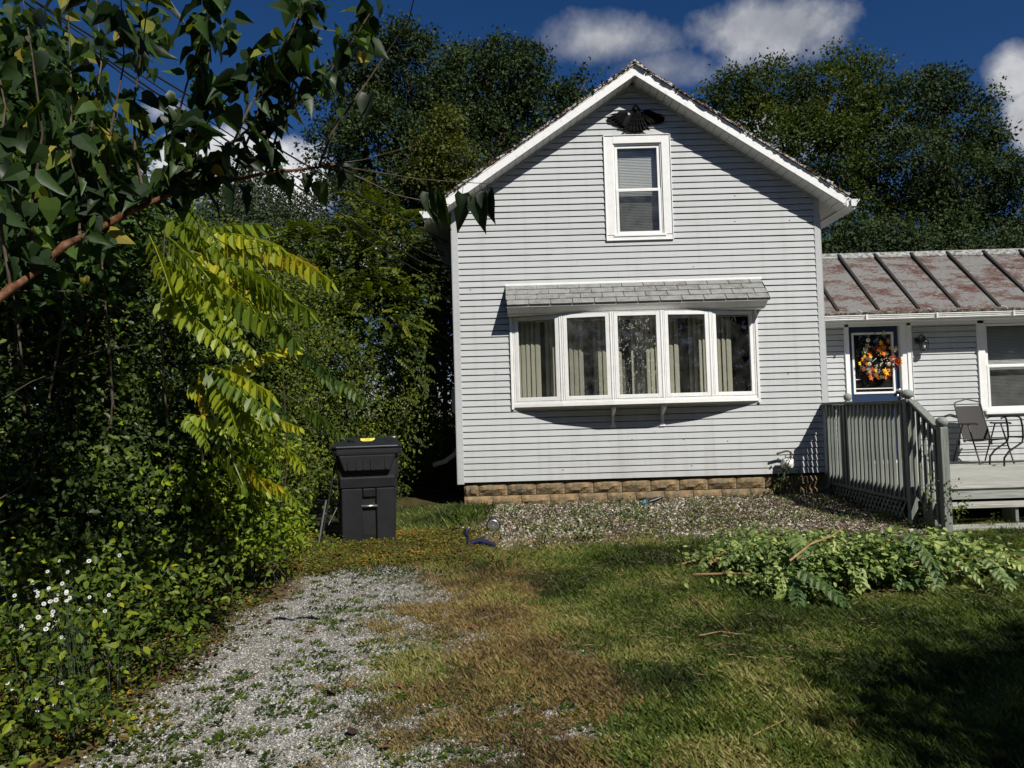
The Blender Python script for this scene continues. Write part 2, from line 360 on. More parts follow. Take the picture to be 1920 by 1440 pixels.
M['lf_brown'] = leafmat('withered_ground_leaves', [(0, (.025, .018, .009)), (.3, (.09, .05, .02)), (.5, (.06, .07, .013)), (.72, (.15, .15, .022)), (.85, (.26, .14, .025)), (.95, (.55, .22, .02)), (1, (.6, .4, .03))], .65, .25, .2)
M['lf_pale'] = leafmat('wilted_pale_leaves', [(0, (.015, .035, .008)), (.3, (.045, .085, .018)), (.6, (.16, .23, .05)), (.85, (.36, .43, .13)), (1, (.55, .58, .24))], .6, .28, .25)
M['grass'] = leafmat('green_grass', [(0, (.025, .036, .008)), (.35, (.055, .085, .014)), (.7, (.11, .155, .026)), (.92, (.2, .22, .05)), (1, (.3, .26, .1))], .6, .28, .25)
M['drygrass'] = leafmat('dry_brown_grass', [(0, (.06, .042, .015)), (.4, (.18, .125, .04)), (.72, (.32, .23, .08)), (.86, (.13, .15, .03)), (1, (.24, .24, .06))], .65, .2)
M['mulleaf'] = oleafmat('mulberry_leaf', [(0, (.007, .018, .005)), (.45, (.016, .036, .008)), (.8, (.04, .08, .013)), (.92, (.12, .15, .02)), (1, (.3, .22, .04))], .5, .3)
M['mulleaf_s'] = leafmat('mulberry_leaf_mass', [(0, (.01, .026, .007)), (.5, (.025, .055, .011)), (.8, (.06, .11, .018)), (.93, (.15, .18, .025)), (1, (.3, .22, .04))], .6, .3, .25)
M['deadleaf'] = oleafmat('dead_brown_leaf', [(0, (.05, .022, .012)), (.5, (.1, .045, .022)), (1, (.2, .1, .05))], .7, .1)
M['ofrond'] = M['lf_yg']

# ------------------------------------------------------------------ noise
_g = {}
def vn(x, y, s, seed=0):
    k = seed
    if k not in _g: _g[k] = np.random.default_rng(100+seed).random((256, 256))
    g = _g[k]; x = np.asarray(x)*s+37.3; y = np.asarray(y)*s+91.7
    xi = np.floor(x).astype(int); yi = np.floor(y).astype(int); fx = x-xi; fy = y-yi
    fx = fx*fx*(3-2*fx); fy = fy*fy*(3-2*fy)
    a = g[xi % 256, yi % 256]; b = g[(xi+1) % 256, yi % 256]; c = g[xi % 256, (yi+1) % 256]; d = g[(xi+1) % 256, (yi+1) % 256]
    return (a*(1-fx)+b*fx)*(1-fy)+(c*(1-fx)+d*fx)*fy
def fbm(x, y, s, seed=0, o=4):
    t = 0; a = .5; n = 0
    for i in range(o): t = t+a*vn(x, y, s*2**i, seed+i); n += a; a *= .55
    return t/n
def sst(a, b, x):
    t = np.clip((np.asarray(x, float)-a)/(b-a), 0, 1); return t*t*(3-2*t)

# ------------------------------------------------------------------ ground
FY = 12.045    # plane of the front wall
WY = 13.42     # plane of the wing wall
def gz(x, y):
    x = np.asarray(x, float); y = np.asarray(y, float)
    z = .07*sst(5, 9, y)*(1-sst(2.5, 5, x)*(1-sst(10, 11.5, y)))
    z = z-.04*sst(3.5, 5.2, x)*sst(7, 8.5, y)*(1-sst(10, 12, y))
    z = z-.035*sst(10.5, 12, y)*(1-sst(1.5, 4, x))
    z = z+.25*sst(-2.3, -5, -(-x))*0
    z = z+(fbm(x, y, 1.3, 5)-.5)*.05+(fbm(x, y, 7, 9, 2)-.5)*.018
    return z
def edge_x(y): return np.interp(y, [2.6, 3.2, 4.2, 5.2, 6.8, 7.6, 9], [-1.72, -1.84, -1.98, -2.06, -2.02, -1.75, -1.6])+.06*np.sin(np.asarray(y)*3.1)
def zones(x, y):
    n = fbm(x, y, 1.6, 20)-.5; n2 = fbm(x, y, 6, 30, 3)-.5
    xe = edge_x(y)+n*.35
    gl = sst(xe-.12, xe+.12, x+n2*.3)
    rb = np.interp(y, [2.5, 3.4, 4.2, 5.2, 6.2, 7.2, 8], [-.25, -.35, -.5, -.68, -.66, -1.0, -1.3])
    gr = 1-sst(rb-.35, rb+.3, x+n*.9+n2*1.1)
    top = 1-sst(7.1, 7.7, y+n*.8+n2*.6)
    gravel = gl*gr*top
    # bare gravel patches showing through the dry strip
    patch = sst(.1, .2, (fbm(x, y, 2.6, 44)-.5)+n2*.5)*sst(-.9, -.5, x)*(1-sst(.35, .7, x))*(1-sst(4.6, 5.6, y))
    gravel = np.clip(np.maximum(gravel, patch*.9), 0, 1)
    bed = sst(7.9, 8.5, y+n*1.0+n2)*sst(-.75, -.2, x+n*.6)*(1-sst(12, 12.2, y))*(1-sst(4.7, 5.2, x))
    gb = np.interp(y, [2.5, 3.2, 4.1, 5.5, 7.5, 8.4], [.62, .56, .5, .42, .25, .1])
    green = sst(gb-.25, gb+.25, x+n*1.0+n2*.8)*(1-bed)
    green = np.maximum(green, sst(.0, .5, -x-1.9))
    green = np.maximum(green, sst(7.6, 9, y)*(1-sst(-.6, -.2, x))*.55)
    return gravel, bed, green

def build_ground():
    def warp(n, lo, hi, c0, c1, step):
        core = np.arange(c0, c1+1e-6, step)
        a = c0-np.geomspace(.12, c0-lo, n)[::-1]; b = c1+np.geomspace(.12, hi-c1, n)
        return np.concatenate([a, core, b])
    xs = warp(16, -420, 420, -5, 8, .05); ys = warp(16, -300, 900, 2.4, 12.6, .05)
    X, Y = np.meshgrid(xs, ys, indexing='ij'); Z = gz(X, Y)
    far = sst(15, 40, np.hypot(X, Y-7)); Z = Z*(1-far)
    V = np.stack([X, Y, Z], -1).reshape(-1, 3)
    ni, nj = len(xs), len(ys); I = np.arange(ni*nj).reshape(ni, nj)
    F = np.stack([I[:-1, :-1], I[1:, :-1], I[1:, 1:], I[:-1, 1:]], -1).reshape(-1, 4)
    ga, be, gr = zones(V[:, 0], V[:, 1])
    m = bpy.data.materials.new('ground'); m.use_nodes = True; t = NT(m.node_tree); b = t.n['Principled BSDF']; b.inputs['Roughness'].default_value = .95; b.inputs['Specular IOR Level'].default_value = .1
    tc = t.add('ShaderNodeTexCoord')
    def nz(s, d=5, r=.6):
        n = t.add('ShaderNodeTexNoise', i_Scale=s, i_Detail=float(d), i_Roughness=r); t.link(tc.outputs['Object'], n.inputs[0]); return n.outputs[0]
    A = lambda nm: t.add('ShaderNodeAttribute', attribute_name=nm).outputs['Fac']
    dry = t.ramp(nz(14), [(.3, (.045, .032, .016)), (.5, (.11, .075, .032)), (.7, (.2, .15, .07))])
    gre = t.ramp(nz(11), [(.35, (.018, .02, .008)), (.55, (.035, .04, .014)), (.75, (.07, .055, .022))])
    vo = t.add('ShaderNodeTexVoronoi', i_Scale=75.); t.link(tc.outputs['Object'], vo.inputs[0])
    gv = t.ramp(vo.outputs['Color'], [(0, (.12, .11, .1)), (.5, (.24, .235, .225)), (1, (.42, .415, .4))])
    gv = t.mixc(t.math('MULTIPLY', t.math('SUBTRACT', nz(5), .47), 6, True), gv, (.2, .17, .13))
    vb = t.add('ShaderNodeTexVoronoi', i_Scale=30.); t.link(tc.outputs['Object'], vb.inputs[0])
    bd = t.ramp(vb.outputs['Color'], [(0, (.035, .026, .016)), (.5, (.08, .058, .036)), (1, (.16, .13, .09))])
    c = t.mixc(A('green'), dry, gre); c = t.mixc(A('bed'), c, bd); c = t.mixc(A('gravel'), c, gv); t.link(c, b.inputs['Base Color'])
    bp = t.add('ShaderNodeBump', i_Strength=.7, i_Distance=.012); t.link(vo.outputs['Distance'], bp.inputs['Height']); t.link(bp.outputs[0], b.inputs['Normal'])
    arrmesh('ground', V, F, m, smooth=True, kind='structure', attrs=dict(gravel=ga, bed=be, green=gr))
build_ground()

# ------------------------------------------------------------------ leaf scatter machinery
T_KITE = (np.array([(0, 0, 0), (-.3, .42, .07), (0, 1, -.04), (.3, .42, .07)], float), np.array([[0, 3, 2, 1]]))
T_OVAL = (np.array([(0, 0, 0), (-.27, .28, .07), (-.24, .66, .05), (0, 1, -.08), (.24, .66, .05), (.27, .28, .07)], float), np.array([[0, 5, 4, 3], [0, 3, 2, 1]]))
T_FLAT = (np.array([(-.5, 0, 0), (.5, 0, 0), (.3, .6, .03), (0, 1, .0)], float), np.array([[0, 1, 2, 3]]))
T_BLADE = (np.array([(-.5, 0, 0), (.5, 0, 0), (.28, .6, .12), (0, 1, .4)], float), np.array([[0, 1, 2, 3]]))
def unit(a): return a/(np.linalg.norm(a, axis=-1, keepdims=True)+1e-9)
def scatter(name, tpl, P, A, N, S, m, parent=None, rnd=None, kind='stuff', wid=None, **kw):
    TV, TF = tpl; n = len(P); k = len(TV)
    A = unit(A); X = unit(np.cross(A, N)); Z = np.cross(X, A)
    S = np.broadcast_to(np.asarray(S, float), (n,)); W = S if wid is None else np.broadcast_to(wid, (n,))
    V = P[:, None, :]+TV[None, :, 0, None]*X[:, None, :]*W[:, None, None]+TV[None, :, 1, None]*A[:, None, :]*S[:, None, None]+TV[None, :, 2, None]*Z[:, None, :]*S[:, None, None]
    F = (TF[None]+(np.arange(n)*k)[:, None, None]).reshape(-1, TF.shape[1])
    if rnd is None: rnd = RNG.random(n)
    return arrmesh(name, V.reshape(-1, 3), F, m, parent, rnd=np.repeat(np.clip(rnd, 0, 1), len(TF)), kind=kind, **kw)

def frond_tpl(np_=8, lf=.17, droop=.25, hang=.6, seed=0):
    """compound leaf along +Y (length 1, normal +Z), leaflets in pairs"""
    r = np.random.default_rng(seed); Vs = []; Fs = []; b = 0
    def arc(t): return np.array([0, t*(1-.15*t), -droop*t*t])
    OV, OF = T_OVAL
    items = [(t, s) for t in np.linspace(.14, .95, np_) for s in (-1, 1)]+[(1., 0)]
    for t, s in items:
        p = arc(t); L = lf*(1-.35*abs(t-.45))*(.9+.2*r.random())
        a = np.array([s*1., .35+.5*t, -hang*(.7+.6*r.random())]) if s else np.array([0, 1, -.6])
        a /= np.linalg.norm(a); n = np.array([0.2*s, .15, 1.]); x = np.cross(a, n); x /= np.linalg.norm(x); z = np.cross(x, a)
        Vs.append(p+L*(OV[:, :1]*x*1.0+OV[:, 1:2]*a+OV[:, 2:]*z)); Fs.append(OF+b); b += len(OV)
    ts = np.linspace(0, 1, 5); w = .008
    for s in range(4):
        p, q = arc(ts[s]), arc(ts[s+1]); Vs.append(np.array([p+(-w, 0, .004), p+(w, 0, .004), q+(w*.8, 0, .004), q+(-w*.8, 0, .004)])); Fs.append(np.array([[0, 1, 2, 3]])+b); b += 4
    return np.concatenate(Vs), np.concatenate(Fs)
def hang_tpl(np_, lf, seed):
    r = np.random.default_rng(seed); Vs = []; Fs = []; b = 0; OV, OF = T_OVAL
    def arc(t): return np.array([0, t, .12*t-.22*t*t])
    for t, s in [(t, s) for t in np.linspace(.12, .97, np_) for s in (-1, 1)]+[(1., 0)]:
        p = arc(t)+(s*.006, 0, 0); L = lf*(1.05-.55*max(0, t-.5))*(.8+.3*r.random()); a = np.array([s*(.28+.25*r.random()), .1+.3*t+.2*r.random(), -1.]) if s else np.array([0, .8, -.8])
        a /= np.linalg.norm(a); n = np.array([s*.9+.1, -.25+.3*r.normal(), .35]); x = np.cross(a, n); x /= np.linalg.norm(x); z = np.cross(x, a)
        Vs.append(p+L*(OV[:, :1]*x*.95+OV[:, 1:2]*a+OV[:, 2:]*z)); Fs.append(OF+b); b += len(OV)
    ts = np.linspace(0, 1, 6); w = .006
    for i in range(5):
        p, q = arc(ts[i]), arc(ts[i+1]); Vs.append(np.array([p+(-w, 0, 0), p+(w, 0, 0), q+(w*.7, 0, 0), q+(-w*.7, 0, 0)])); Fs.append(np.array([[0, 1, 2, 3]])+b); b += 4
        Vs.append(np.array([p+(0, 0, -w), p+(0, 0, w), q+(0, 0, w*.7), q+(0, 0, -w*.7)])); Fs.append(np.array([[0, 1, 2, 3]])+b); b += 4
    return np.concatenate(Vs), np.concatenate(Fs)
FRONDS = [frond_tpl(8, .19, .25, .6, 1), frond_tpl(10, .16, .4, .8, 2), frond_tpl(7, .2, .15, .5, 3), hang_tpl(10, .2, 4), hang_tpl(9, .23, 5), hang_tpl(11, .17, 6)]

def sph(n):
    v = RNG.normal(size=(n, 3)); return unit(v)
def crown_pts(lobes, n, per=22, sig=.16, shell=.55, flat=.75, zmin=.05):
    """leaf positions in clumps through ellipsoid lobes; returns P, outward, clump value"""
    L = np.array(lobes, float); w = (L[:, 3]*L[:, 4]*L[:, 5])**(2/3); w /= w.sum()
    nc = max(1, n//per); idx = RNG.choice(len(L), nc, p=w); d = sph(nc); rad = shell+(1-shell)*RNG.random(nc)**.6
    rad *= 1+.11*RNG.normal(size=nc)
    C = L[idx, :3]+d*L[idx, 3:6]*rad[:, None]
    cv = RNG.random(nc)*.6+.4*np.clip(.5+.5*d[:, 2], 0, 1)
    k = np.repeat(np.arange(nc), per); N = len(k)
    ss = sig*(.6+.8*RNG.random(nc))[k][:, None]
    P = C[k]+RNG.normal(size=(N, 3))*ss*np.array([1, 1, flat])
    keep = P[:, 2] > zmin
    return P[keep], d[k][keep], cv[k][keep]

def tube_tree(lobes, base, r0, extra=0, trunk_top=.45):
    """trunk and limbs reaching every lobe"""
    mb = MB(); mbs = []
    L = np.array(lobes, float); base = np.array(base, float)
    cen = L[:, :3].mean(0); top = np.array([cen[0]*.35+base[0]*.65, cen[1]*.35+base[1]*.65, base[2]+(L[:, 2].max()-base[2])*trunk_top])
    mid = (base+top)/2+np.array([random.uniform(-.1, .1), random.uniform(-.1, .1), 0])
    mb.tube([base-(0, 0, .15), base+(0, 0, .25), mid, top], [r0*1.3, r0*1.05, r0*.85, r0*.6], 8)
    for l in L:
        e = l[:3]; m = top*.45+e*.55+np.array([random.uniform(-.3, .3), random.uniform(-.3, .3), -.1*abs(e[2]-top[2])])
        b = MB(); rr = r0*.42
        b.tube([top-(0, 0, r0), m, e], [rr, rr*.65, rr*.25], 6)
        for _ in range(5):
            d = sph(1)[0]*l[3:6]*.65; s = m*.3+e*.7
            b.tube([s, s+d*.55+(0, 0, .1), s+d], [rr*.3, rr*.18, rr*.06], 4, False)
        mbs.append(b)
    return mb, mbs

def tree(name, label, cat, lobes, base, r0, n, leaf, mt, tpl=T_KITE, per=22, sig=.3, group=None, shell=.5, trunk_top=.45, down=.25, flat=.7):
    root = thing(name, base, label, cat, group)
    mb, limbs = tube_tree(lobes, base, r0, trunk_top=trunk_top)
    mk('trunk', mb, M['bark'], root)
    for b in limbs: mk('limb', b, M['bark'], root)
    P, out, cv = crown_pts(lobes, n, per, sig, shell, flat, zmin=base[2]+.05)
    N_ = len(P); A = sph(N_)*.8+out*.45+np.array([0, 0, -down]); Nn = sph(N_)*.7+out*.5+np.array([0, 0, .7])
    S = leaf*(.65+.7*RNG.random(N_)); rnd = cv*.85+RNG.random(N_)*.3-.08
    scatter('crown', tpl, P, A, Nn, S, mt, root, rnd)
    return root

# lobes given as (px, py, Y, radius px [, y-radius m, vertical squash])
def lob(lst):
    o = []
    for q in lst:
        px, py, Y, r = q[:4]; p = at(px, py, Y); R = r*Y/FPX; sq = q[4] if len(q) > 4 else 1.
        o.append((p[0], p[1], p[2], R, R*.9, R*sq))
    return o

# ================================================================== HOUSE
XL, XR = -.781, 5.013; XC = 2.13; SL = .667; ZA = 6.83; OV = .33; CZ = .1016; Z0 = .413
house = thing('farmhouse', (2.1, FY, 0), 'grey vinyl sided farmhouse with steep gable, bow window and metal roofed wing', 'house')
def rakez(x): return ZA-SL*abs(x-XC)
def rakex(z): return (ZA-z)/SL     # half width at height z

def siding(x0, x1, k0, z0, Y, holes, gable=False, kmax=999):
    """one board per course, broken round the openings"""
    k = k0
    while k < kmax:
        za = z0+k*CZ; zb = za+CZ
        if gable and za > ZA-.03: break
        spans = [(x0, x1)]
        for (hx0, hx1, hz0, hz1) in holes:
            if zb < hz1+.012 and za > hz0-.012:
                ns = []
                for a, b in spans:
                    if hx0 > a: ns.append((a, min(b, hx0)))
                    if hx1 < b: ns.append((max(a, hx1), b))
                    if hx1 <= a or hx0 >= b: ns.append((a, b))
                spans = [s for i, s in enumerate(ns) if s[1]-s[0] > .02 and s not in ns[:i]]
        sp2 = []
        for a, b in spans:
            if b-a > 3.4 and k % 2 == 0:
                j_ = a+(b-a)*random.uniform(.25, .75); sp2 += [(a, j_-.0008), (j_+.0008, b)]
            else: sp2.append((a, b))
        for a, b in sp2:
            if gable:
                wa, wb = rakex(za), rakex(min(zb, ZA-.005))
                a0, a1, b0, b1 = max(a, XC-wa), max(a, XC-wb), min(b, XC+wa), min(b, XC+wb)
                if b0-a0 < .03: continue
                b1 = max(b1, a1+.005)
            else: a0 = a1 = a; b0 = b1 = b
            zt = min(zb, ZA) if gable else zb
            # dutch-lap profile: leans out towards the butt edge
            if not gable or True:
                pass
            Lp = random.uniform(.019, .022); yt = Y-.003; yb = Y-Lp
            pr = [(Y+.04, za), (yb, za), (yb+.001, za+.006), (Y-.004, za+(zt-za)*.86), (Y+.014, za+(zt-za)*.88), (Y+.04, zt)]
            def xl(z): return a0+(a1-a0)*(z-za)/(zt-za)
            def xr(z): return b0+(b1-b0)*(z-za)/(zt-za)
            jog = random.uniform(-.0006, .0006)
            v = [(xl(z), y, z+jog*(z < za+.01)+(.0 if y < Y+.03 or z > za+.01 else -.008)) for y, z in pr]+[(xr(z), y, z) for y, z in pr]
            n = 6; f = [tuple(range(n)), tuple(range(n, 2*n))[::-1]]+[(i, n+i, n+(i+1) % n, (i+1) % n) for i in range(n)]
            mb = MB(); mb.add(v, f); mk('siding_board', mb, M['vinyl'], house)
        k += 1
UW = (1.63, 2.725, 4.25, 5.99)       # upper window outer trim
BW = (.02, 4.02, 1.595, 3.56)        # bow window opening (roof flashing included)
siding(XL, XR, 0, Z0, FY, [UW, BW], gable=True)
WW = (8.42, 10.0, 1.3, 3.2); DW = (6.04, 7.24, 0, 3.2)
siding(5.1, 10.9, 0, .42, WY, [DW, WW], kmax=26)

# walls behind the siding (the body of the house)
mb = MB(); mb.box(-.86, -.8, FY+.03, 19.5, Z0-.02, 4.7); mk('side_wall', mb, M['vinyl'], house)
mb = MB(); mb.box(5.04, 5.1, FY+.03, 19.5, .0, 4.65); mk('side_wall', mb, M['vinyl'], house)
mb = MB(); mb.box(-.8, 5.04, 19.4, 19.5, 0, 4.6); mb.prism([(-.8, 4.6), (5.04, 4.6), (XC, 6.6)], 19.4, 19.5, 'y'); mk('back_wall', mb, M['vinyl'], house)
mb = MB(); mb.box(5.12, 10.9, 16.2, 16.3, 0, 3.2); mb.box(10.85, 10.9, WY+.05, 16.2, 0, 3.0); mk('back_wall', mb, M['vinyl'], house)
mb = MB(); mb.box(-.79, 5.03, FY+.9, FY+.95, .3, 4.2); mb.box(.5, 3.9, FY+.9, FY+.95, 4.2, 5.6); mb.box(-.79, 5.03, FY+.06, FY+.9, 1.15, 1.2); mb.box(-.79, 5.03, FY+.06, FY+.9, 3.6, 3.65); mk('inner_wall', mb, M['room'], house)
mb = MB(); mb.box(5.12, 10.8, WY+.8, WY+.85, .3, 3.1); mb.box(5.12, 10.8, WY+.06, WY+.8, .35, .4); mk('inner_wall', mb, M['room'], house)

# corner boards
for a, b in ((-.885, XL), (XR, 5.113)):
    mb = MB(); mb.box(a, b, FY-.022, FY+.09, Z0-.03, rakez((a+b)/2)-.02)
    # return along the side wall
    s = a if a < 0 else b
    mb.box(min(s, s+.01*(-1 if a < 0 else 1)), max(s, s+.01*(-1 if a < 0 else 1)), FY-.02, FY+.1, Z0-.03, 4.6)
    mk('corner_board', mb, M['vinyl'], house, .004)
# foundation: rock-faced blocks
def block_mesh(w, h, seed):
    r = np.random.default_rng(seed); nx, nz = 7, 5; mb = MB(); V = []
    for j in range(nz):
        for i in range(nx):
            edge = i in (0, nx-1) or j in (0, nz-1)
            d = -.005 if edge else -.02-.035*r.random()
            if j == 2 and not edge: d -= .01
            x = (i/(nx-1)-.5)*w; z = (j/(nz-1))*h
            if not edge: x += r.normal()*.008; z += r.normal()*.006
            V.append((x, d, z))
    F = [(j*nx+i, j*nx+i+1, (j+1)*nx+i+1, (j+1)*nx+i) for j in range(nz-1) for i in range(nx-1)]
    b = len(V); V += [(-w/2, .1, 0), (w/2, .1, 0), (w/2, .1, h), (-w/2, .1, h)]
    F += [(b, b+1, nx-1, 0), (b+1, b+2, nz*nx-1, nx-1), (b+2, b+3, (nz-1)*nx, nz*nx-1), (b+3, b, 0, (nz-1)*nx)]
    mb.add(V, F); return mb
FB = []
for s in range(5):
    FB.append((block_mesh(.452, .188, s)))
half = [block_mesh(.23, .188, 10+s) for s in range(2)]
protos = {}
def place_block(kind, idx, x, z):
    src = (FB if kind == 0 else half)[idx]; key = (kind, idx)
    if key not in protos:
        m2 = MB(); m2.v = [(p[0]+x, p[1]+FY+.05, p[2]+z) for p in src.v]; m2.f = src.f; m2.sm = src.sm
        mk_ = mk('foundation_block', MB().add([tuple(p) for p in src.v], src.f), M['block'])
        mk_.parent = house; mk_.location = tuple(np.array((x, FY+.05, z))-wloc(house)); protos[key] = mk_
    else: inst(protos[key], house, (x, FY+.05, z), name='foundation_block')
for row in range(3):
    x = -.79+(0 if row % 2 else -.2) ; z = Z0-.02-.2*(row+1)
    first = True
    while x < 5.0:
        if first and row % 2 == 0: place_block(1, row % 2, x+.2+.115, z); x += .2+.24; first = False; continue
        first = False
        place_block(0, random.randrange(5), x+.226, z); x += .462
mb = MB(); mb.box(-.78, 5.08, FY+.058, FY+.3, -.3, Z0-.01); mb.box(-.78, -.5, FY+.3, 19.4, -.3, Z0-.01); mb.box(4.8, 5.08, FY+.3, 19.4, -.3, Z0-.01); mk('foundation_core', mb, M['mortar'], house)
mb = MB(); mb.box(-.8, 5.06, FY+.0, FY+.06, Z0-.022, Z0-.003); mk('starter_strip', mb, M['dark'], house)
mb = MB(); mb.box(5.12, 10.9, WY-.0, WY+.2, -.3, .42); mk('foundation_core', mb, M['mortar'], house)

mb = MB()
for px, py in ((882, 543), (1143, 826), (1227, 810), (1056, 881), (1297, 873), (1364, 827), (1283, 823), (1378, 367), (1378, 415), (1480, 413), (1185, 824), (1010, 640), (1478, 700), (930, 700), (1300, 500)):
    p = at(px, py, FY-.013); mb.obox((p[0], FY-.017, p[2]), (.006, 0, 0), (0, .003, 0), (0, 0, .006))
mk('nail_mark', mb, M['dark'], house, kind='stuff')
# roof of the front gable
RY0 = FY-OV; ZT = .15          # vertical height of rake board
def rake(side):
    xe = XC+side*3.27
    x1 = XC+side*3.235; z1 = rakez(x1)
    # rake board: plumb at the ridge, square cut at the eave
    nx, nz = side*SL, 1.; l = math.hypot(SL, 1); 
    tipx, tipz = x1+side*.12*SL/l*1.0, z1+.12*1/l
    mb = MB(); mb.prism([(XC, ZA), (x1, z1), (tipx, tipz), (XC, ZA+ZT-.005)][::side], RY0-.02, RY0, 'y'); mk('rake_board', mb, M['fascia'], house)
    mb = MB(); mb.prism([(XC, ZA+ZT-.004), (tipx-side*.002, tipz+.001), (tipx+side*.008, tipz+.013), (XC, ZA+ZT+.012)][::side], RY0-.03, RY0+.05, 'y'); mk('drip_edge', mb, M['trim'], house)
    # soffit panels between wall and rake board
    x = .04
    while x < 3.2:
        xa, xb = XC+side*x, XC+side*(x+.104); za, zb = rakez(xa), rakez(xb)
        mb = MB(); mb.add([(xa, RY0, za-.006), (xb, RY0, zb-.006), (xb, FY, zb-.006), (xa, FY, za-.006), (xa, RY0, za+.012), (xb, RY0, zb+.012), (xb, FY, zb+.012), (xa, FY, za+.012)],
                          [(0, 3, 2, 1), (4, 5, 6, 7), (0, 1, 5, 4), (1, 2, 6, 5), (2, 3, 7, 6), (3, 0, 4, 7)]); mk('soffit_panel', mb, M['soffit'], house)
        x += .112
    mb = MB(); x1w = XC+side*2.98; mb.prism([(XC, ZA-.045), (x1w, rakez(x1w)-.045), (x1w, rakez(x1w)-.012), (XC, ZA-.012)][::side], FY-.025, FY-.004, 'y'); mk('rake_trim', mb, M['vinyl'], house)
    # deck of the roof and its shingled skin
    xs = XC+side*3.42; zs = rakez(xs)
    mb = MB(); mb.prism([(XC, ZA+.03), (xs, zs+.03), (xs, zs+ZT+.015), (XC, ZA+ZT+.015)][::side], RY0+.005, 19.8, 'y'); mk('roof_deck', mb, M['soffit'], house)
    # eave soffit running back under the overhang
    xa = (5.11 if side > 0 else -.885); xb = XC+side*3.24
    for i in range(6 if side > 0 else 4):
        u0, u1 = xa+(xb-xa)*i/(6 if side > 0 else 4), xa+(xb-xa)*(i+.92)/(6 if side > 0 else 4)
        mb = MB(); mb.add([(u0, FY, rakez(u0)-.006), (u1, FY, rakez(u1)-.006), (u1, 19.7, rakez(u1)-.006), (u0, 19.7, rakez(u0)-.006), (u0, FY, rakez(u0)+.01), (u1, FY, rakez(u1)+.01), (u1, 19.7, rakez(u1)+.01), (u0, 19.7, rakez(u0)+.01)],
                          [(0, 3, 2, 1), (4, 5, 6, 7), (0, 1, 5, 4), (1, 2, 6, 5), (2, 3, 7, 6), (3, 0, 4, 7)]); mk('soffit_panel', mb, M['soffit'], house)
    # eave fascia and K-style gutter
    gx = XC+side*3.29; gz0 = rakez(gx)
    mb = MB(); mb.box(min(gx, gx+side*.02), max(gx, gx+side*.02), RY0, 19.7, gz0-.01, gz0+.11); mk('eave_fascia', mb, M['fascia'], house)
    g0 = gx+side*.06; zt = 4.735; s = side
    prof = [(g0, zt), (g0, zt-.11), (g0+s*.075, zt-.11), (g0+s*.095, zt-.06), (g0+s*.13, zt-.025), (g0+s*.14, zt), (g0+s*.125, zt), (g0+s*.115, zt-.02), (g0+s*.08, zt-.055), (g0+s*.065, zt-.1), (g0+s*.012, zt-.1), (g0+s*.012, zt)]
    mb = MB(); n = len(prof)
    v = [(p[0], RY0-.03, p[1]) for p in prof]+[(p[0], 19.7, p[1]) for p in prof]
    mb.add(v, [(i, (i+1) % n, n+(i+1) % n, n+i) for i in range(n)])
    mb.add([(p[0], RY0-.03, p[1]) for p in prof[:7]], [tuple(range(7))])   # end cap
    mk('gutter', mb, M['gutter'], house)
rake(1); rake(-1)
# roof shingles: courses with a ragged lichened verge
def gable_shingles(side):
    L = 3.52; n = 24; cs = L/n
    l = math.hypot(1, SL); ux, uz = side/l, -SL/l; nx, nz = side*SL/l, 1/l
    for i in range(n):
        s0 = i*cs*1.12; s1 = s0+cs*1.2+.03
        if s0*1/l > 3.45: break
        s1 = min(s1, 3.46*l)
        x0, z0 = XC+ux*s0, ZA+ZT+.02+uz*s0; x1, z1 = XC+ux*s1, ZA+ZT+.02+uz*s1
        o = random.uniform(.0, .025); h0, h1 = .006, .028+random.uniform(0, .012)
        mb = MB(); y0 = RY0-.045-o; segs = 5; V = []
        for y, j in ((y0, 0), (19.8, 0)):
            for t in range(segs+1):
                f = t/segs; x = x0+(x1-x0)*f; z = z0+(z1-z0)*f; h = h0+(h1-h0)*f+(random.uniform(-.006, .016) if y == y0 else 0)
                V.append((x, y+(random.uniform(-.012, .012) if y == y0 else 0), z)); V.append((x+nx*h, y, z+nz*h))
        F = []; m_ = 2*(segs+1)
        for t in range(segs):
            a = 2*t; F += [(a, a+2, a+3, a+1), (a+1, a+3, m_+a+3, m_+a+1), (a, m_+a, m_+a+2, a+2)]
        F += [(2*segs, m_+2*segs, m_+2*segs+1, 2*segs+1)]
        mb.add(V, F); mk('roof_shingle', mb, M['shingle_roof'], house)
gable_shingles(1); gable_shingles(-1)
for i in range(14):      # ridge caps
    y = RY0-.06+i*.6; mb = MB(); z = ZA+ZT+.04+random.uniform(0, .01)
    mb.prism([(XC-.12, z-.07), (XC, z+.012), (XC+.12, z-.07), (XC+.115, z-.04), (XC, z+.045), (XC-.115, z-.04)], y, y+.62, 'y'); mk('ridge_cap', mb, M['shingle_roof'], house)
# lichen tufts along the verge: irregular crust
mb = MB()
for side in (1, -1):
    l = math.hypot(1, SL)
    for _ in range(330):
        s = random.random()**(1.25)*3.45*l; x = XC+side*s/l; z = ZA+ZT+.03-SL*s/l; r = random.uniform(.008, .024)*(1.25-.5*s/4)
        c = np.array((x+random.uniform(-.02, .02), RY0-.04+random.uniform(-.02, .03), z+random.uniform(.0, .028)))
        v = [c+r*np.array(d)*random.uniform(.6, 1.3) for d in ((1, 0, 0), (-1, 0, 0), (0, 1, 0), (0, -1, 0), (0, 0, 1), (0, 0, -1))]
        mb.add(v, [(0, 2, 4), (2, 1, 4), (1, 3, 4), (3, 0, 4), (2, 0, 5), (1, 2, 5), (3, 1, 5), (0, 3, 5)])
mk('roof_lichen', mb, M['shingle_roof'], house, kind='stuff')

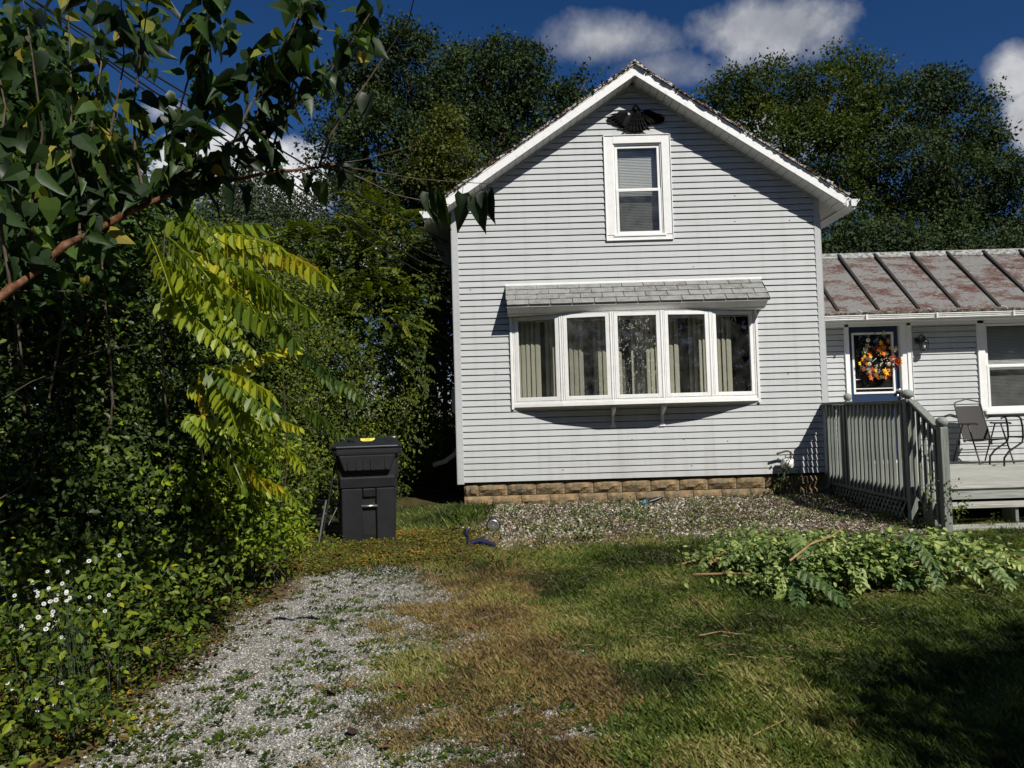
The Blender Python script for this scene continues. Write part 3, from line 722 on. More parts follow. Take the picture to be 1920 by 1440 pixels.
# ---- upper double-hung window
def framebox(name, x0, x1, z0, z1, w, y0, y1, mt, parent, wb=None, wt=None, bev=.003):
    wb = wb or w; wt = wt or w; mb = MB()
    mb.box(x0, x0+w, y0, y1, z0, z1); mb.box(x1-w, x1, y0, y1, z0, z1)
    mb.box(x0+w, x1-w, y0, y1, z0, z0+wb); mb.box(x0+w, x1-w, y0, y1, z1-wt, z1)
    return mk(name, mb, mt, parent, bev)
def dh_window(x0, x1, z0, z1, Y, sash, mid, tw, parent_house):
    """outer trim x0..x1, z0..z1; sash = (xa, xb, za, zb)"""
    w = thing_part('window', ((x0+x1)/2, Y, z0), parent_house)
    xa, xb, za, zb = sash
    framebox('casing', x0, x1, z0, z1, .014, Y-.045, Y+.0, M['trim'], w)
    mb = MB(); mb.box(x0+.014, xa, Y-.03, Y+.05, za, z1-.014); mb.box(xb, x1-.014, Y-.03, Y+.05, za, z1-.014); mb.box(xa, xb, Y-.032, Y+.05, zb, z1-.014)
    mb.box(x0+.014, x1-.014, Y-.035, Y+.05, z0+.014, za-.012); mb.box(xa-.03, xb+.03, Y-.05, Y+.05, za-.03, za); mk('casing', mb, M['trim'], w, .003)
    framebox('frame', xa+.0, xb, za, zb, .022, Y-.01, Y+.06, M['trim'], w)
    framebox('sash', xa+.03, xb-.03, mid, zb-.03, .042, Y+.012, Y+.045, M['trim'], w)
    framebox('sash', xa+.03, xb-.03, za+.015, mid+.03, .042, Y-.012, Y+.02, M['trim'], w)
    mb = MB(); mb.box(xa+.06, xb-.06, Y+.028, Y+.032, mid+.02, zb-.06); mk('pane', mb, M['glass'], w)
    mb = MB(); mb.box(xa+.06, xb-.06, Y+.002, Y+.006, za+.05, mid); mk('pane', mb, M['screen'], w)
    mb = MB(); z = za+.06
    while z < zb-.08:
        mb.obox(((xa+xb)/2, Y+.13, z), ((xb-xa)/2-.045, 0, 0), (0, .004, .0115), (0, -.0006, .0002)); z += .026
    for x in (xa+.12, xb-.12): mb.box(x, x+.003, Y+.118, Y+.12, za+.05, zb-.06)
    mk('blind', mb, M['blind'], w, kind='stuff')
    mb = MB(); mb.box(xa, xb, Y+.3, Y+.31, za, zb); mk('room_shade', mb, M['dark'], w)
    return w
def thing_part(name, loc, parent):
    o = bpy.data.objects.new(name, None); COL.objects.link(o); o.parent = parent; o.empty_display_size = .1
    o.location = tuple(np.array(loc)-wloc(parent)); WL[o.name] = np.array(loc, float); return o
dh_window(UW[0], UW[1], UW[2], UW[3], FY, (1.785, 2.575, 4.345, 5.85), 5.07, .14, house)

# ---- bow window
bow = thing_part('bow_window', (2.0, FY, 1.55), house)
bx0, bx1 = .06, 3.975; bc = (bx0+bx1)/2; W = (bx1-bx0)/2; SG = .335
R = (W*W+SG*SG)/(2*SG); th = math.asin(W/R); yc = FY-.02-SG+R
arc = [(bc+R*math.sin(a), yc-R*math.cos(a)) for a in np.linspace(-th, th, 6)]
BZ0, BZ1, BZT = 1.59, 1.68, 3.05
fine = arc
def offs(p, d):
    a = np.array(p)-np.array((bc, yc)); return tuple(np.array((bc, yc))+a*(1+d/np.linalg.norm(a)))
mb = MB(); mb.prism([offs(p, .03) for p in fine]+[(bx1+.0, FY-.004), (bx0-.0, FY-.004)], BZ0, BZ0+.05, 'z'); mb.prism([offs(p, .012) for p in fine]+[(bx1, FY-.004), (bx0, FY-.004)], BZ0+.052, BZ1, 'z'); mk('seat_board', mb, M['trim'], bow, .003)
mb = MB(); mb.prism([offs(p, .004) for p in fine]+[(bx1, FY-.004), (bx0, FY-.004)], BZT, BZT+.008, 'z'); mk('head_board', mb, M['trim'], bow, .003)
mb = MB()
mb.box(bx0-.045, bx0-.005, FY-.05, FY-.001, BZ0-.03, 3.14); mb.box(bx1+.005, bx1+.045, FY-.05, FY-.001, BZ0-.03, 3.14); mb.box(bx0-.004, bx1+.004, FY-.03, FY-.001, BZ0-.03, BZ0-.001)
mk('casing', mb, M['trim'], bow, .003)
for i, p in enumerate(arc):
    a = np.array(p)-np.array((bc, yc)); nrm = a/np.linalg.norm(a); tng = np.array((-nrm[1], nrm[0]))
    c = np.array(p)-nrm*.02; mb = MB()
    hw = .032
    mb.obox((c[0], c[1], (BZ1+BZT)/2), (tng[0]*hw, tng[1]*hw, 0), (nrm[0]*.03, nrm[1]*.03, 0), (0, 0, (BZT-BZ1)/2-.001))
    for s in (-1, 1): mb.obox((c[0]+tng[0]*s*.018+nrm[0]*.033, c[1]+tng[1]*s*.018+nrm[1]*.033, (BZ1+BZT)/2), (tng[0]*.008, tng[1]*.008, 0), (nrm[0]*.004, nrm[1]*.004, 0), (0, 0, (BZT-BZ1)/2-.002))
    mk('mullion', mb, M['trim'], bow, .002)
for i in range(5):
    p, q = np.array(arc[i]), np.array(arc[i+1]); d = q-p; L = np.linalg.norm(d); d /= L; nrm = np.array((d[1], -d[0]))
    A = p+d*.036; B = q-d*.036
    def bar(a, b, z0, z1, y0, y1):
        c = (a+b)/2+nrm*(y0+y1)/2; h = (b-a)/2; mb = MB()
        return (c[0], c[1], (z0+z1)/2), (h[0], h[1], 0), (nrm[0]*(y1-y0)/2, nrm[1]*(y1-y0)/2, 0), (0, 0, (z1-z0)/2)
    mb = MB(); w = .06
    mb.obox(*bar(A, A+d*w, BZ1+.006, BZT-.006, -.03, .012)); mb.obox(*bar(B-d*w, B, BZ1+.006, BZT-.006, -.03, .012))
    mb.obox(*bar(A+d*w, B-d*w, BZ1+.006, BZ1+.066, -.03, .012)); mb.obox(*bar(A+d*w, B-d*w, BZT-.066, BZT-.006, -.03, .012))
    mk('sash', mb, M['trim'], bow, .004)
    mb = MB(); mb.obox(*bar(A+d*w, B-d*w, BZ1+.066, BZT-.066, -.012, -.008)); mk('pane', mb, [M['glass'], M['glassd'], M['glassr'], M['glass'], M['glass']][i], bow)
# vertical blind vanes standing in the bay
x = bx0+.1; k = 0
gaps = [(.5, .62), (1.24, 1.38), (1.86, 1.98), (2.76, 2.93), (3.66, 3.95)]
while x < bx1-.08:
    if not any(a < x < b for a, b in gaps):
        a = random.uniform(.15, .6); mb = MB(); dx, dy = .042*math.cos(a), .042*math.sin(a); zt = 2.98
        mb.add([(x-dx, FY+.13-dy, 1.68), (x, FY+.122, 1.68), (x+dx, FY+.13+dy, 1.68), (x+dx, FY+.13+dy, zt), (x, FY+.122, zt), (x-dx, FY+.13-dy, zt)], [(0, 1, 4, 5), (1, 2, 3, 4)])
        mk('blind_vane', mb, M['vane'], bow)
    x += .078
mb = MB(); mb.box(bx0+.05, bx1-.05, FY+.1, FY+.16, 2.98, 3.04); mk('blind_rail', mb, M['trim'], bow)
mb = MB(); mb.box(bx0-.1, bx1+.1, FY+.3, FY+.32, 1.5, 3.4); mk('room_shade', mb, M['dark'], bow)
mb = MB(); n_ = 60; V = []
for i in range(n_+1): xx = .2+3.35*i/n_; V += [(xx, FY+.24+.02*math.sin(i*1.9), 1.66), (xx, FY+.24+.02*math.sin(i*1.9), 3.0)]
mb.add(V, [(2*i, 2*i+2, 2*i+3, 2*i+1) for i in range(n_)], True); mk('curtain', mb, M['sheer'], bow)  # curtain sheet behind the vanes; its dim grey stands in for vanes in shadow
# brackets
for x in (1.635, 2.43):
    mb = MB(); mb.prism([(FY-.014, 1.25), (FY-.014, BZ0-.032), (FY-.3, BZ0-.032), (FY-.3, BZ0-.065), (FY-.08, 1.42), (FY-.035, 1.25)], x-.022, x+.022, 'x'); mb.box(x-.045, x+.045, FY-.03, FY-.012, 1.225, 1.275); mk('bracket', mb, M['trim'], bow, .003)
# little shingled roof
rx0, rx1, rz0, rz1, ry = -.03, 4.11, 3.2, 3.575, FY-.395
mb = MB(); mb.prism([(FY-.004, rz0-.03), (ry+.012, rz0-.035), (ry+.012, rz0-.008), (FY-.004, rz1-.012)], rx0+.01, rx1-.01, 'x'); mk('roof_body', mb, M['soffit'], bow)
mb = MB(); mb.prism([(ry+.012, rz0-.036), (ry+.14, BZT+.03), (ry+.145, BZT+.01), (FY-.005, BZT+.01), (FY-.005, rz0-.036)], rx0+.02, rx1-.02, 'x'); mk('roof_fascia', mb, M['trim'], bow, .003)
nrows = 4; sl = np.array((0, ry-.01-(FY-.004), rz0-.006-rz1)); sn = np.array((0, -(rz1-rz0), (FY-ry))); sn = sn/np.linalg.norm(sn)*np.array((1, 1, 1))
for r in range(nrows):
    top = np.array((0, FY-.004, rz1)); a = top+sl*(r/nrows); b = top+sl*((r+1)/nrows)
    x = rx0+(-.19, .0, -.19, .02)[r]+.0
    while x < rx1:
        xa, xb = max(x, rx0), min(x+.333, rx1)
        if xb-xa > .03:
            up0, up1 = .002, .014; aa, bb = a+sn*up0, b+sn*up1; lo = b-sn*.004
            mb = MB(); V = []
            for X in (xa, xb): V += [(X, aa[1], aa[2]), (X, bb[1], bb[2]+random.uniform(-.002, .002)), (X, lo[1], lo[2]), (X, a[1], a[2]-.012)]
            mb.add(V, [(0, 1, 5, 4), (1, 2, 6, 5), (2, 3, 7, 6), (3, 0, 4, 7), (0, 3, 2, 1), (4, 5, 6, 7)]); mk('shingle', mb, M['shingle'], bow)
        x += .345
mb = MB(); mb.prism([(FY-.022, rz1-.01), (FY-.004, rz1-.0), (FY-.002, rz1+.022), (FY-.02, rz1+.022)], rx0-.01, rx1+.02, 'x'); mk('flashing', mb, M['trim'], bow)
mb = MB()
for X in (rx0-.004, rx1): mb.add([(X, FY-.004, rz1+.01), (X+.004, FY-.004, rz1+.01), (X+.004, ry-.012, rz0+.012), (X, ry-.012, rz0+.012), (X, FY-.004, rz0-.03), (X+.004, FY-.004, rz0-.03), (X+.004, ry-.012, rz0-.03), (X, ry-.012, rz0-.03)], [(0, 1, 2, 3), (7, 6, 5, 4), (0, 3, 7, 4), (1, 5, 6, 2), (3, 2, 6, 7)])
mk('gable_end', mb, M['dark'], bow)

# downspout elbow and meter box on the left side wall
mb = MB(); mb.tube([(-.93, 13.4, 1.0), (-1.0, 13.4, .82), (-1.2, 13.42, .68), (-1.42, 13.45, .62)], .045, 8); mk('downspout', mb, M['gutter'], house)
mb = MB(); mb.box(-1.0, -.89, FY+.6, FY+.85, 1.55, 1.95); mk('meter_box', mb, M['gutter'], house, .01)

# ---- wing roof: weathered standing-seam metal
EZ, EY, RZ, RYY = 3.05, 12.98, 4.385, 14.55; XS = 5.118
seams = [5.08+.71*i+0 for i in range(0, 9)]
seams = [5.79+.71*i for i in range(-1, 9)]
for i in range(len(seams)-1):
    a, b = max(seams[i], XS), min(seams[i+1], 11.3)
    if b-a < .05: continue
    n = np.array((0, -(RZ-EZ), RYY-EY)); n = n/np.linalg.norm(n)*.02
    mb = MB(); mb.prism([(EY, EZ), (RYY, RZ), (RYY, RZ+.02), (EY-.004, EZ+.022)], a+.001, b-.001, 'x'); mk('roof_panel', mb, M['metalroof'], house)
    mb = MB(); mb.prism([(RYY+.002, RZ), (RYY+1.75, EZ-.15), (RYY+1.75, EZ-.13), (RYY+.002, RZ+.02)], a+.001, b-.001, 'x'); mk('roof_panel', mb, M['metalroof'], house)
for s in seams:
    if s < XS-.02 or s > 11.2: continue
    mb = MB(); mb.prism([(EY+.06, EZ+.06+.0), (RYY-.05, RZ-.03+.015), (RYY-.05, RZ+.05), (EY+.055, EZ+.11)], s-.028, s+.028, 'x'); mk('roof_seam', mb, M['seam'], house, .006)
mb = MB(); mb.prism([(RYY-.1, RZ-.055), (RYY, RZ+.045), (RYY+.1, RZ-.055), (RYY+.1, RZ-.035), (RYY, RZ+.07), (RYY-.1, RZ-.035)], XS, 11.3, 'x'); mk('ridge_cap', mb, M['ridge'], house)
mb = MB(); x = XS
while x < 11.2:
    w = random.uniform(.05, .12); h = random.uniform(.045, .075); mb.box(x, x+w, EY-.02-random.uniform(0, .012), EY+.06, EZ-.03-random.uniform(0, .015), EZ-.03+h); x += w-.004
mk('eave_edge', mb, M['mossedge'], house)
mb = MB(); mb.box(XS, 11.2, EY+.04, WY+.05, 2.93, 2.96); mk('wing_soffit', mb, M['soffit'], house)
mb = MB(); mb.box(XS, 11.2, EY+.01, EY+.04, 2.92, 3.02); mb.box(XS, 10.9, WY-.03, WY, 2.88, 2.932); mk('wing_fascia', mb, M['trim'], house)
mb = MB()
gy, gzz = 12.93, 2.99; prof = [(gy+.04, gzz+.03), (gy+.04, gzz-.05), (gy-.03, gzz-.05), (gy-.045, gzz-.02), (gy-.06, gzz-.005), (gy-.062, gzz+.03), (gy-.052, gzz+.03), (gy-.048, gzz+.005), (gy-.02, gzz-.035), (gy+.03, gzz-.04), (gy+.03, gzz+.03)]
mb.prism(prof, XS, 11.2, 'x'); mk('gutter', mb, M['gutter'], house)
mb = MB(); mb.tube([(XS, gy-.066, gzz+.028), (11.2, gy-.066, gzz+.028)], .009, 6); mb.tube([(XS, gy-.05, gzz-.035), (11.2, gy-.05, gzz-.035)], .009, 6); mk('gutter_bead', mb, M['gutter'], house)
for x in (6.2, 7.42, 8.75, 10.1):
    mb = MB(); mb.box(x-.012, x+.012, gy-.082, gy+.05, gzz+.03, gzz+.045); mb.box(x-.015, x+.015, gy-.088, gy-.076, gzz-.05, gzz+.045); mb.tube([(x, gy+.04, gzz+.04), (x-.03, gy+.06, gzz+.12), (x-.07, gy+.1, gzz+.15)], .006, 5); mk('gutter_strap', mb, M['gutter'], house)

# ---- front door in the wing
dz0, dz1 = .47, 2.93; dx0, dx1 = 6.12, 7.05
door = thing_part('door', ((dx0+dx1)/2, WY, dz0), house)
mb = MB(); mb.box(6.045, dx0, WY-.03, WY+.12, .42, dz1+.0); mb.box(7.165, 7.235, WY-.03, WY+.0, .42, dz1); mb.box(dx1+.0, 7.164, WY-.012, WY+.14, .42, dz1); mb.box(6.035, 6.044, WY-.045, WY, .42, dz1); mb.box(7.236, 7.245, WY-.045, WY, .42, dz1)
mk('door_frame', mb, M['trim'], door, .003)
mb = MB(); mb.box(dx0, dx1, WY-.02, WY+.14, dz1-.0, dz1+.02); mb.box(dx0, dx1, WY-.06, WY+.14, .42, .465); mk('door_frame', mb, M['trim'], door)
framebox('door_slab', dx0+.003, dx1-.003, dz0, dz1-.005, .1, WY+.07, WY+.11, M['navy'], door, wb=1.22, wt=.17)
framebox('glazing_frame', dx0+.085, dx1-.085, 1.665, 2.78, .038, WY+.055, WY+.1, M['trim'], door)
mb = MB(); mb.box(dx0+.12, dx1-.12, WY+.078, WY+.082, 1.7, 2.75); mk('pane', mb, M['glass'], door)
mb = MB(); mb.box(dx0+.1, dx1-.1, WY+.105, WY+.11, 1.67, 2.78); mk('door_backing', mb, M['dark'], door)
mb = MB(); mb.box(dx0+.13, dx1-.13, WY+.066, WY+.072, 1.755, 1.77); mb.box(dx0+.13, dx0+.22, WY+.066, WY+.072, 1.925, 1.937); mk('glazing_bar', mb, M['trim'], door)
mb = MB(); mb.lathe([(.026, 0), (.026, -.01), (.012, -.02), (.012, -.045), (.028, -.055), (.03, -.07), (.02, -.085)], (7.0, WY+.07, 1.72), 12, 'y'); mk('door_knob', mb, M['chrome'], door)
mb = MB(); mb.lathe([(.028, 0), (.026, -.012)], (7.0, WY+.07, 1.62), 12, 'y'); mb.tube([(7.0, WY+.04, 1.5), (6.93, WY+.03, 1.5), (6.88, WY+.04, 1.5)], .012, 6); mk('door_handle', mb, M['chrome'], door)

# ---- wing window
dh_window(8.425, 10.0, 1.3, 2.97, WY, (8.56, 9.87, 1.32, 2.9), 2.09, .13, house)
mb = MB(); mb.box(8.5, 9.95, WY-.07, WY, 1.24, 1.298); mk('window_sill', mb, M['trim'], house, .004)

# ================================================================== small fittings
# eagle ornament over the upper window
ec = at(1187, 232, FY-.03)
eagle = thing('eagle_ornament', ec, 'black spread-winged eagle ornament over the upstairs window under the gable peak', 'ornament')
def wing(side):
    out = []
    pts = [(1174, 208), (1163, 206), (1152, 216), (1145, 217), (1138, 221), (1139, 225), (1143, 228), (1148, 229), (1152, 233), (1158, 234), (1162, 238), (1168, 240), (1180, 236), (1187, 226)] if side < 0 else \
          [(1189, 226), (1196, 236), (1206, 239), (1214, 234), (1222, 231), (1230, 232), (1238, 231), (1245, 228), (1247, 222), (1245, 220), (1238, 217), (1228, 210), (1216, 205), (1208, 206), (1200, 214)]
    P = [at(x, y, FY-.05) for x, y in pts]
    return [(p[0], p[2]) for p in P]
for s in (-1, 1):
    poly = wing(s); mb = MB(); mb.prism(poly, FY-.045, FY-.03, 'y'); mk('wing', mb, M['ornament'], eagle, .003)
    w = MB()
    root = np.array(at(1180 if s < 0 else 1198, 222, FY)); 
    for k in range(9):
        f = k/8; tip = at((1140+f*30) if s < 0 else (1245-f*34), 223+f*15, FY)
        r_ = root+(0, 0, -.015*k/3); r_[1] = FY-.052; t_ = tip.copy(); t_[1] = FY-.048
        w.beam(r_, t_, .02, .01, (0, 1, 0))
    mk('feather', w, M['ornament'], eagle)
P = [at(x, y, FY) for x, y in ((1188, 199), (1193, 200), (1198, 206), (1199, 214), (1204, 224), (1205, 233), (1207, 242), (1208, 246), (1202, 249), (1193, 250), (1181, 250), (1177, 246), (1172, 242), (1163, 238), (1172, 234), (1180, 230), (1186, 222), (1188, 213), (1184, 207))]
mb = MB(); mb.prism([(p[0], p[2]) for p in P], FY-.075, FY-.03, 'y'); mk('body', mb, M['ornament'], eagle, .012)
p = at(1191, 205, FY-.08); mb = MB(); mb.lathe([(.0, -.05), (.03, -.035), (.042, 0), (.03, .035), (.0, .05)], p, 10); mb.add([p+(-.03, -.01, .01), p+(-.03, .01, .01), p+(-.03, 0, -.02), p+(-.075, 0, -.02)], [(0, 1, 3), (1, 2, 3), (2, 0, 3), (0, 2, 1)]); mk('head', mb, M['ornament'], eagle)

def plume(a, b, w, y, nm='feather'):
    A, B = at(a[0], a[1], FY), at(b[0], b[1], FY); A[1] = y-.006; B[1] = y+.006; d = B-A; n = unit(np.array((-d[2], 0, d[0])))*w
    mb = MB(); m_ = A*.35+B*.65; r = np.array((0, -.012, 0))
    mb.add([A+n*.5, A-n*.5, m_-n, B, m_+n, A+r, m_+r], [(0, 5, 6, 4), (5, 1, 2, 6), (4, 6, 3), (6, 2, 3)]); mk(nm, mb, M['ornament'], eagle)
for k in range(11):      # primaries of both wings, then a fan of tail feathers
    f = k/10
    plume((1176-6*f, 214+10*f), (1137+26*f, 219+20*f+(k % 2)*1.5), .018, FY-.062-.002*k); plume((1200+3*f, 214+10*f), (1248-28*f, 219+18*f+(k % 2)*1.5), .018, FY-.062-.002*k)
for row, (y0, L) in enumerate(((216, 10), (223, 11), (230, 13), (237, 14))):
    for k in range(7):
        f = k/6-.5; plume((1192+f*(8+row*7), y0), (1192+f*(14+row*12), y0+L-abs(f)*4), .022, FY-.084-.003*(3-row))
# wall lantern
lp = np.array((7.41, WY-.13, 2.5))
lant = thing('wall_lantern', (7.36, WY, 2.55), 'black carriage style wall lantern with a clear bulb right of the navy door', 'lantern')
mb = MB(); mb.lathe([(.055, 0), (.055, -.015), (.03, -.03)], (7.35, WY-.015, 2.6), 12, 'y'); mk('wall_plate', mb, M['black'], lant)
mb = MB(); mb.tube([(7.35, WY-.03, 2.6), (7.36, WY-.08, 2.67), (7.39, WY-.12, 2.7), (7.41, WY-.13, 2.66)], .012, 6); mk('arm', mb, M['black'], lant)
mb = MB(); mb.lathe([(.012, .17), (.03, .15), (.02, .13), (.075, .085), (.085, .07), (.085, .06)], lp, 8); mk('cap', mb, M['black'], lant)
mb = MB(); mb.lathe([(.06, -.1), (.068, -.09), (.068, -.08)], lp, 8)
for k in range(6):
    a = PI/6+k*PI/3; c = lp+np.array((.07*math.cos(a), .07*math.sin(a), 0)); c2 = lp+np.array((.06*math.cos(a), .06*math.sin(a), 0)); mb.beam((c2[0], c2[1], lp[2]-.085), (c[0], c[1], lp[2]+.065), .009, .009, (1, 0.1, 0))
mk('cage', mb, M['black'], lant)
mb = MB(); mb.lathe([(.045, -.08), (.058, .06)], lp, 12); mk('glass_shade', mb, M['glass'], lant)
mb = MB(); mb.lathe([(.0, -.06), (.02, -.045), (.024, -.01), (.012, .03), (.012, .06)], lp, 10); mk('bulb', mb, M['trim'], lant)

# autumn wreath on the door
wc = np.array((6.625, WY+.03, 2.235))
wreath = thing('door_wreath', wc, 'autumn wreath of orange leaves, white pumpkins and a marigold hung on the navy door', 'wreath')
def flat(name, c, rgh=.6): return mat(name, c, rgh, .3)
M['w_or'] = flat('orange_petals', (.65, .14, .012)); M['w_ye'] = flat('yellow_petals', (.85, .5, .02)); M['w_re'] = flat('red_petals', (.3, .015, .02)); M['w_cr'] = flat('cream_pumpkin', (.72, .66, .5)); M['w_gr'] = flat('dusty_green_sprig', (.06, .09, .06)); M['w_br'] = flat('brown_twig_ring', (.05, .025, .012)); M['w_rust'] = flat('rust_leaf', (.28, .05, .01))
mb = MB()
for k in range(9):
    pts = []; ph = random.random()*6
    for i in range(25):
        a = 2*PI*i/24; rr = .24+.035*math.sin(3*a+ph)+random.uniform(-.012, .012); pts.append(wc+np.array((rr*math.cos(a)*.95, random.uniform(-.03, .03), rr*1.02*math.sin(a))))
    pts[-1] = pts[0]; mb.tube(pts, .008, 4, False)
mk('twig_ring', mb, M['w_br'], wreath)
def petals(c, R_, n, m_, name, L=.05, wv=.5):
    mb = MB(); c = np.array(c)
    for k in range(n):
        a = random.random()*2*PI; e = random.uniform(.1, 1.); d = np.array((math.cos(a)*e, -.35-random.random()*.6, math.sin(a)*e)); d /= np.linalg.norm(d)
        s = c+d*R_*random.uniform(.2, .7); x = np.cross(d, (random.uniform(-1, 1), .3, random.uniform(-1, 1))); x /= np.linalg.norm(x); l = L*random.uniform(.7, 1.3)
        mb.add([s, s+d*l*.5+x*l*wv*.5, s+d*l, s+d*l*.5-x*l*wv*.5], [(0, 1, 2, 3)])
    return mk(name, mb, M[m_], wreath)
def leaf5(c, s, m_):
    mb = MB(); c = np.array(c); rot = random.random()*6; tl = random.uniform(-.6, .6)
    pts = [c+(0, -.012, 0)]
    for k in range(10):
        a = rot+k*PI/5; r = s*(1 if k % 2 == 0 else .42); pts.append(c+np.array((r*math.cos(a), r*.35*math.cos(a+tl)-.01, r*math.sin(a))))
    mb.add(pts, [(0, 1+k, 1+(k+1) % 10) for k in range(10)]); return mk('leaf', mb, M[m_], wreath)
def wp(px, py, dy=-.06): 
    p = at(px, py, WY-.03); p[1] = WY+.03+dy; return p
petals(wp(1679, 677, -.09), .075, 90, 'w_or', 'marigold_flower', .045); petals(wp(1684, 680, -.1), .05, 40, 'w_ye', 'marigold_flower', .04)
petals(wp(1676, 687, -.08), .05, 50, 'w_re', 'red_flower', .045)
for px, py in ((1627, 638), (1666, 683), (1629, 683), (1621, 658)):
    c = wp(px, py, -.07); mb = MB(); r = .04
    for k in range(8):
        a = k*PI/4; cc = c+np.array((r*.45*math.cos(a), 0, r*.45*math.sin(a))); mb.lathe([(.0, -.024), (.016, -.016), (.022, 0), (.016, .016), (.0, .024)], cc, 6, 'y')
    mk('pumpkin', mb, M['w_cr'], wreath); mb = MB(); mb.tube([c+(0, -.02, 0), c+(.004, -.045, .004)], .006, 5); mk('pumpkin_stem', mb, M['w_br'], wreath)
for px, py in ((1625, 650), (1675, 654), (1627, 696), (1621, 656), (1655, 626)): petals(wp(px, py, -.06), .05, 34, 'w_cr', 'cream_flower', .05)
for _ in range(84):
    a = random.random()*2*PI; r = random.uniform(.16, .34); c = wc+np.array((r*math.cos(a), random.uniform(-.08, -.03), r*math.sin(a))); leaf5(c, random.uniform(.035, .065), random.choice(['w_or', 'w_or', 'w_rust', 'w_rust', 'w_re', 'w_ye', 'w_gr', 'w_br']))
for px, py, m_ in ((1649, 643, 'w_ye'), (1657, 695, 'w_ye'), (1660, 700, 'w_ye'), (1656, 652, 'w_or'), (1646, 655, 'w_or'), (1663, 640, 'w_or'), (1655, 664, 'w_or')): leaf5(wp(px, py, -.1), .06, m_)
mb = MB()
for _ in range(60):
    a = random.random()*2*PI; r = random.uniform(.05, .22); c = wc+np.array((r*math.cos(a), -.05, r*math.sin(a))); mb.obox(c, (.006, 0, 0), (0, .006, 0), (0, 0, .006))
mk('berry', mb, M['w_cr'], wreath, kind='stuff')
mb = MB(); mb.tube([wc+(0, -.02, .24), (wc[0]+.005, WY+.06, 2.92)], .006, 5); mk('hanger', mb, M['black'], wreath)

# ================================================================== DECK
DX = 5.08; DZ = .42
deck = thing('deck', (DX, 9.45, 0), 'weathered grey painted wooden deck with baluster railing, ball topped posts and front steps', 'deck')
y = 9.44
while y < WY-.02:
    w = .138; mb = MB(); mb.box(5.14 if y > FY-.1 else 5.06, 11, y, min(y+w, WY-.005), DZ-.035, DZ+random.uniform(-.002, .002)); mk('deck_board', mb, M['wood_x'], deck, .004); y += .146
mb = MB(); mb.box(5.1, 11, 9.47, 9.51, .25, DZ-.037); mk('fascia_board', mb, M['wood_xg'], deck, .003)
mb = MB(); mb.box(5.05, 5.09, 9.5, FY+.02, .22, DZ-.037); mk('fascia_board', mb, M['wood_y'], deck, .003)
for yy in (9.9, 11.1, 12.4):
    for xx in (5.3, 7.3, 9.3): 
        mb = MB(); mb.box(xx, xx+.09, yy, yy+.09, -.2, .24); mk('deck_pier', mb, M['wood_z'], deck)
# posts with ball caps
def post(x, y, z0, z1, w=.09, cap=.072, capname=True):
    p = thing_part('post', (x, y, z0), deck)
    mb = MB(); mb.box(x-w/2, x+w/2, y-w/2, y+w/2, z0, z1); mk('post_shaft', mb, M['wood_z'], p, .005)
    if capname:
        c = (x, y, z1); mb = MB(); mb.box(x-w*.45, x+w*.45, y-w*.45, y+w*.45, z1, z1+.012); mb.lathe([(.03, .0), (.035, .018), (cap*.85, .032), (cap, .06), (cap, .075), (cap*.85, .105), (cap*.45, .125), (.002, .13)], c, 18); mk('post_cap', mb, M['wood_xg'], p)
    return p
post(5.05, 9.5, -.1, 1.53, .092, .078); post(5.05, 8.77, -.15, 1.185, .092, .068); post(5.08, 11.25, .22, 1.53, .088, .06); post(5.06, 11.9, .22, 1.5, .088, .06, False)
mb = MB(); mb.box(5.0, 5.15, 9.56, FY-.03, 1.49, 1.528); mk('top_rail', mb, M['wood_y'], deck, .004)
mb = MB(); mb.box(5.03, 5.07, 9.56, FY-.03, .235, .275); mk('bottom_rail', mb, M['wood_y'], deck, .003)
mb = MB(); mb.box(5.065, 5.1, 9.56, FY-.03, 1.41, 1.488); mk('top_rail', mb, M['wood_y'], deck, .003)
bal = None; y = 9.63
while y < FY-.06:
    w = .019
    if bal is None:
        mb = MB(); mb.box(-w, w, -w, w, 0, 1.2); m2 = MB(); bal = mk('baluster', mb, M['wood_z'], None, .003); bal.parent = deck; bal.location = tuple(np.array((5.035, y, .27))-wloc(deck))
    else:
        o = inst(bal, deck, (5.035+random.uniform(-.004, .004), y, .27), rot=(0, random.uniform(-.004, .004), random.uniform(-.08, .08)), name='baluster')
    y += .118
# stair railing down the left side
mb = MB(); mb.beam((5.07, 9.44, 1.515), (5.07, 8.84, 1.17), .1, .036); mk('stair_rail', mb, M['wood_y'], deck, .004)
mb = MB(); mb.beam((5.09, 9.44, 1.45), (5.09, 8.84, 1.105), .034, .07); mk('stair_rail', mb, M['wood_y'], deck, .003)
mb = MB(); mb.beam((5.07, 9.44, .42), (5.07, 8.82, .08), .04, .16); mk('stringer', mb, M['wood_y'], deck, .003)
for k in range(5):
    yy = 8.9+.118*k; zt = 1.19+(yy-8.84)*.575; zb = .12+(yy-8.82)*.55
    mb = MB(); mb.box(5.02, 5.055, yy-.019, yy+.019, zb-.1, zt-.03); mk('baluster', mb, M['wood_z'], deck, .003)
mb = MB(); mb.beam((5.14, 9.4, 1.18), (5.14, 9.02, 1.0), .03, .1); mb.box(5.125, 5.16, 8.84, 8.93, .72, 1.06); mk('hand_rail', mb, M['wood_y'], deck, .003)
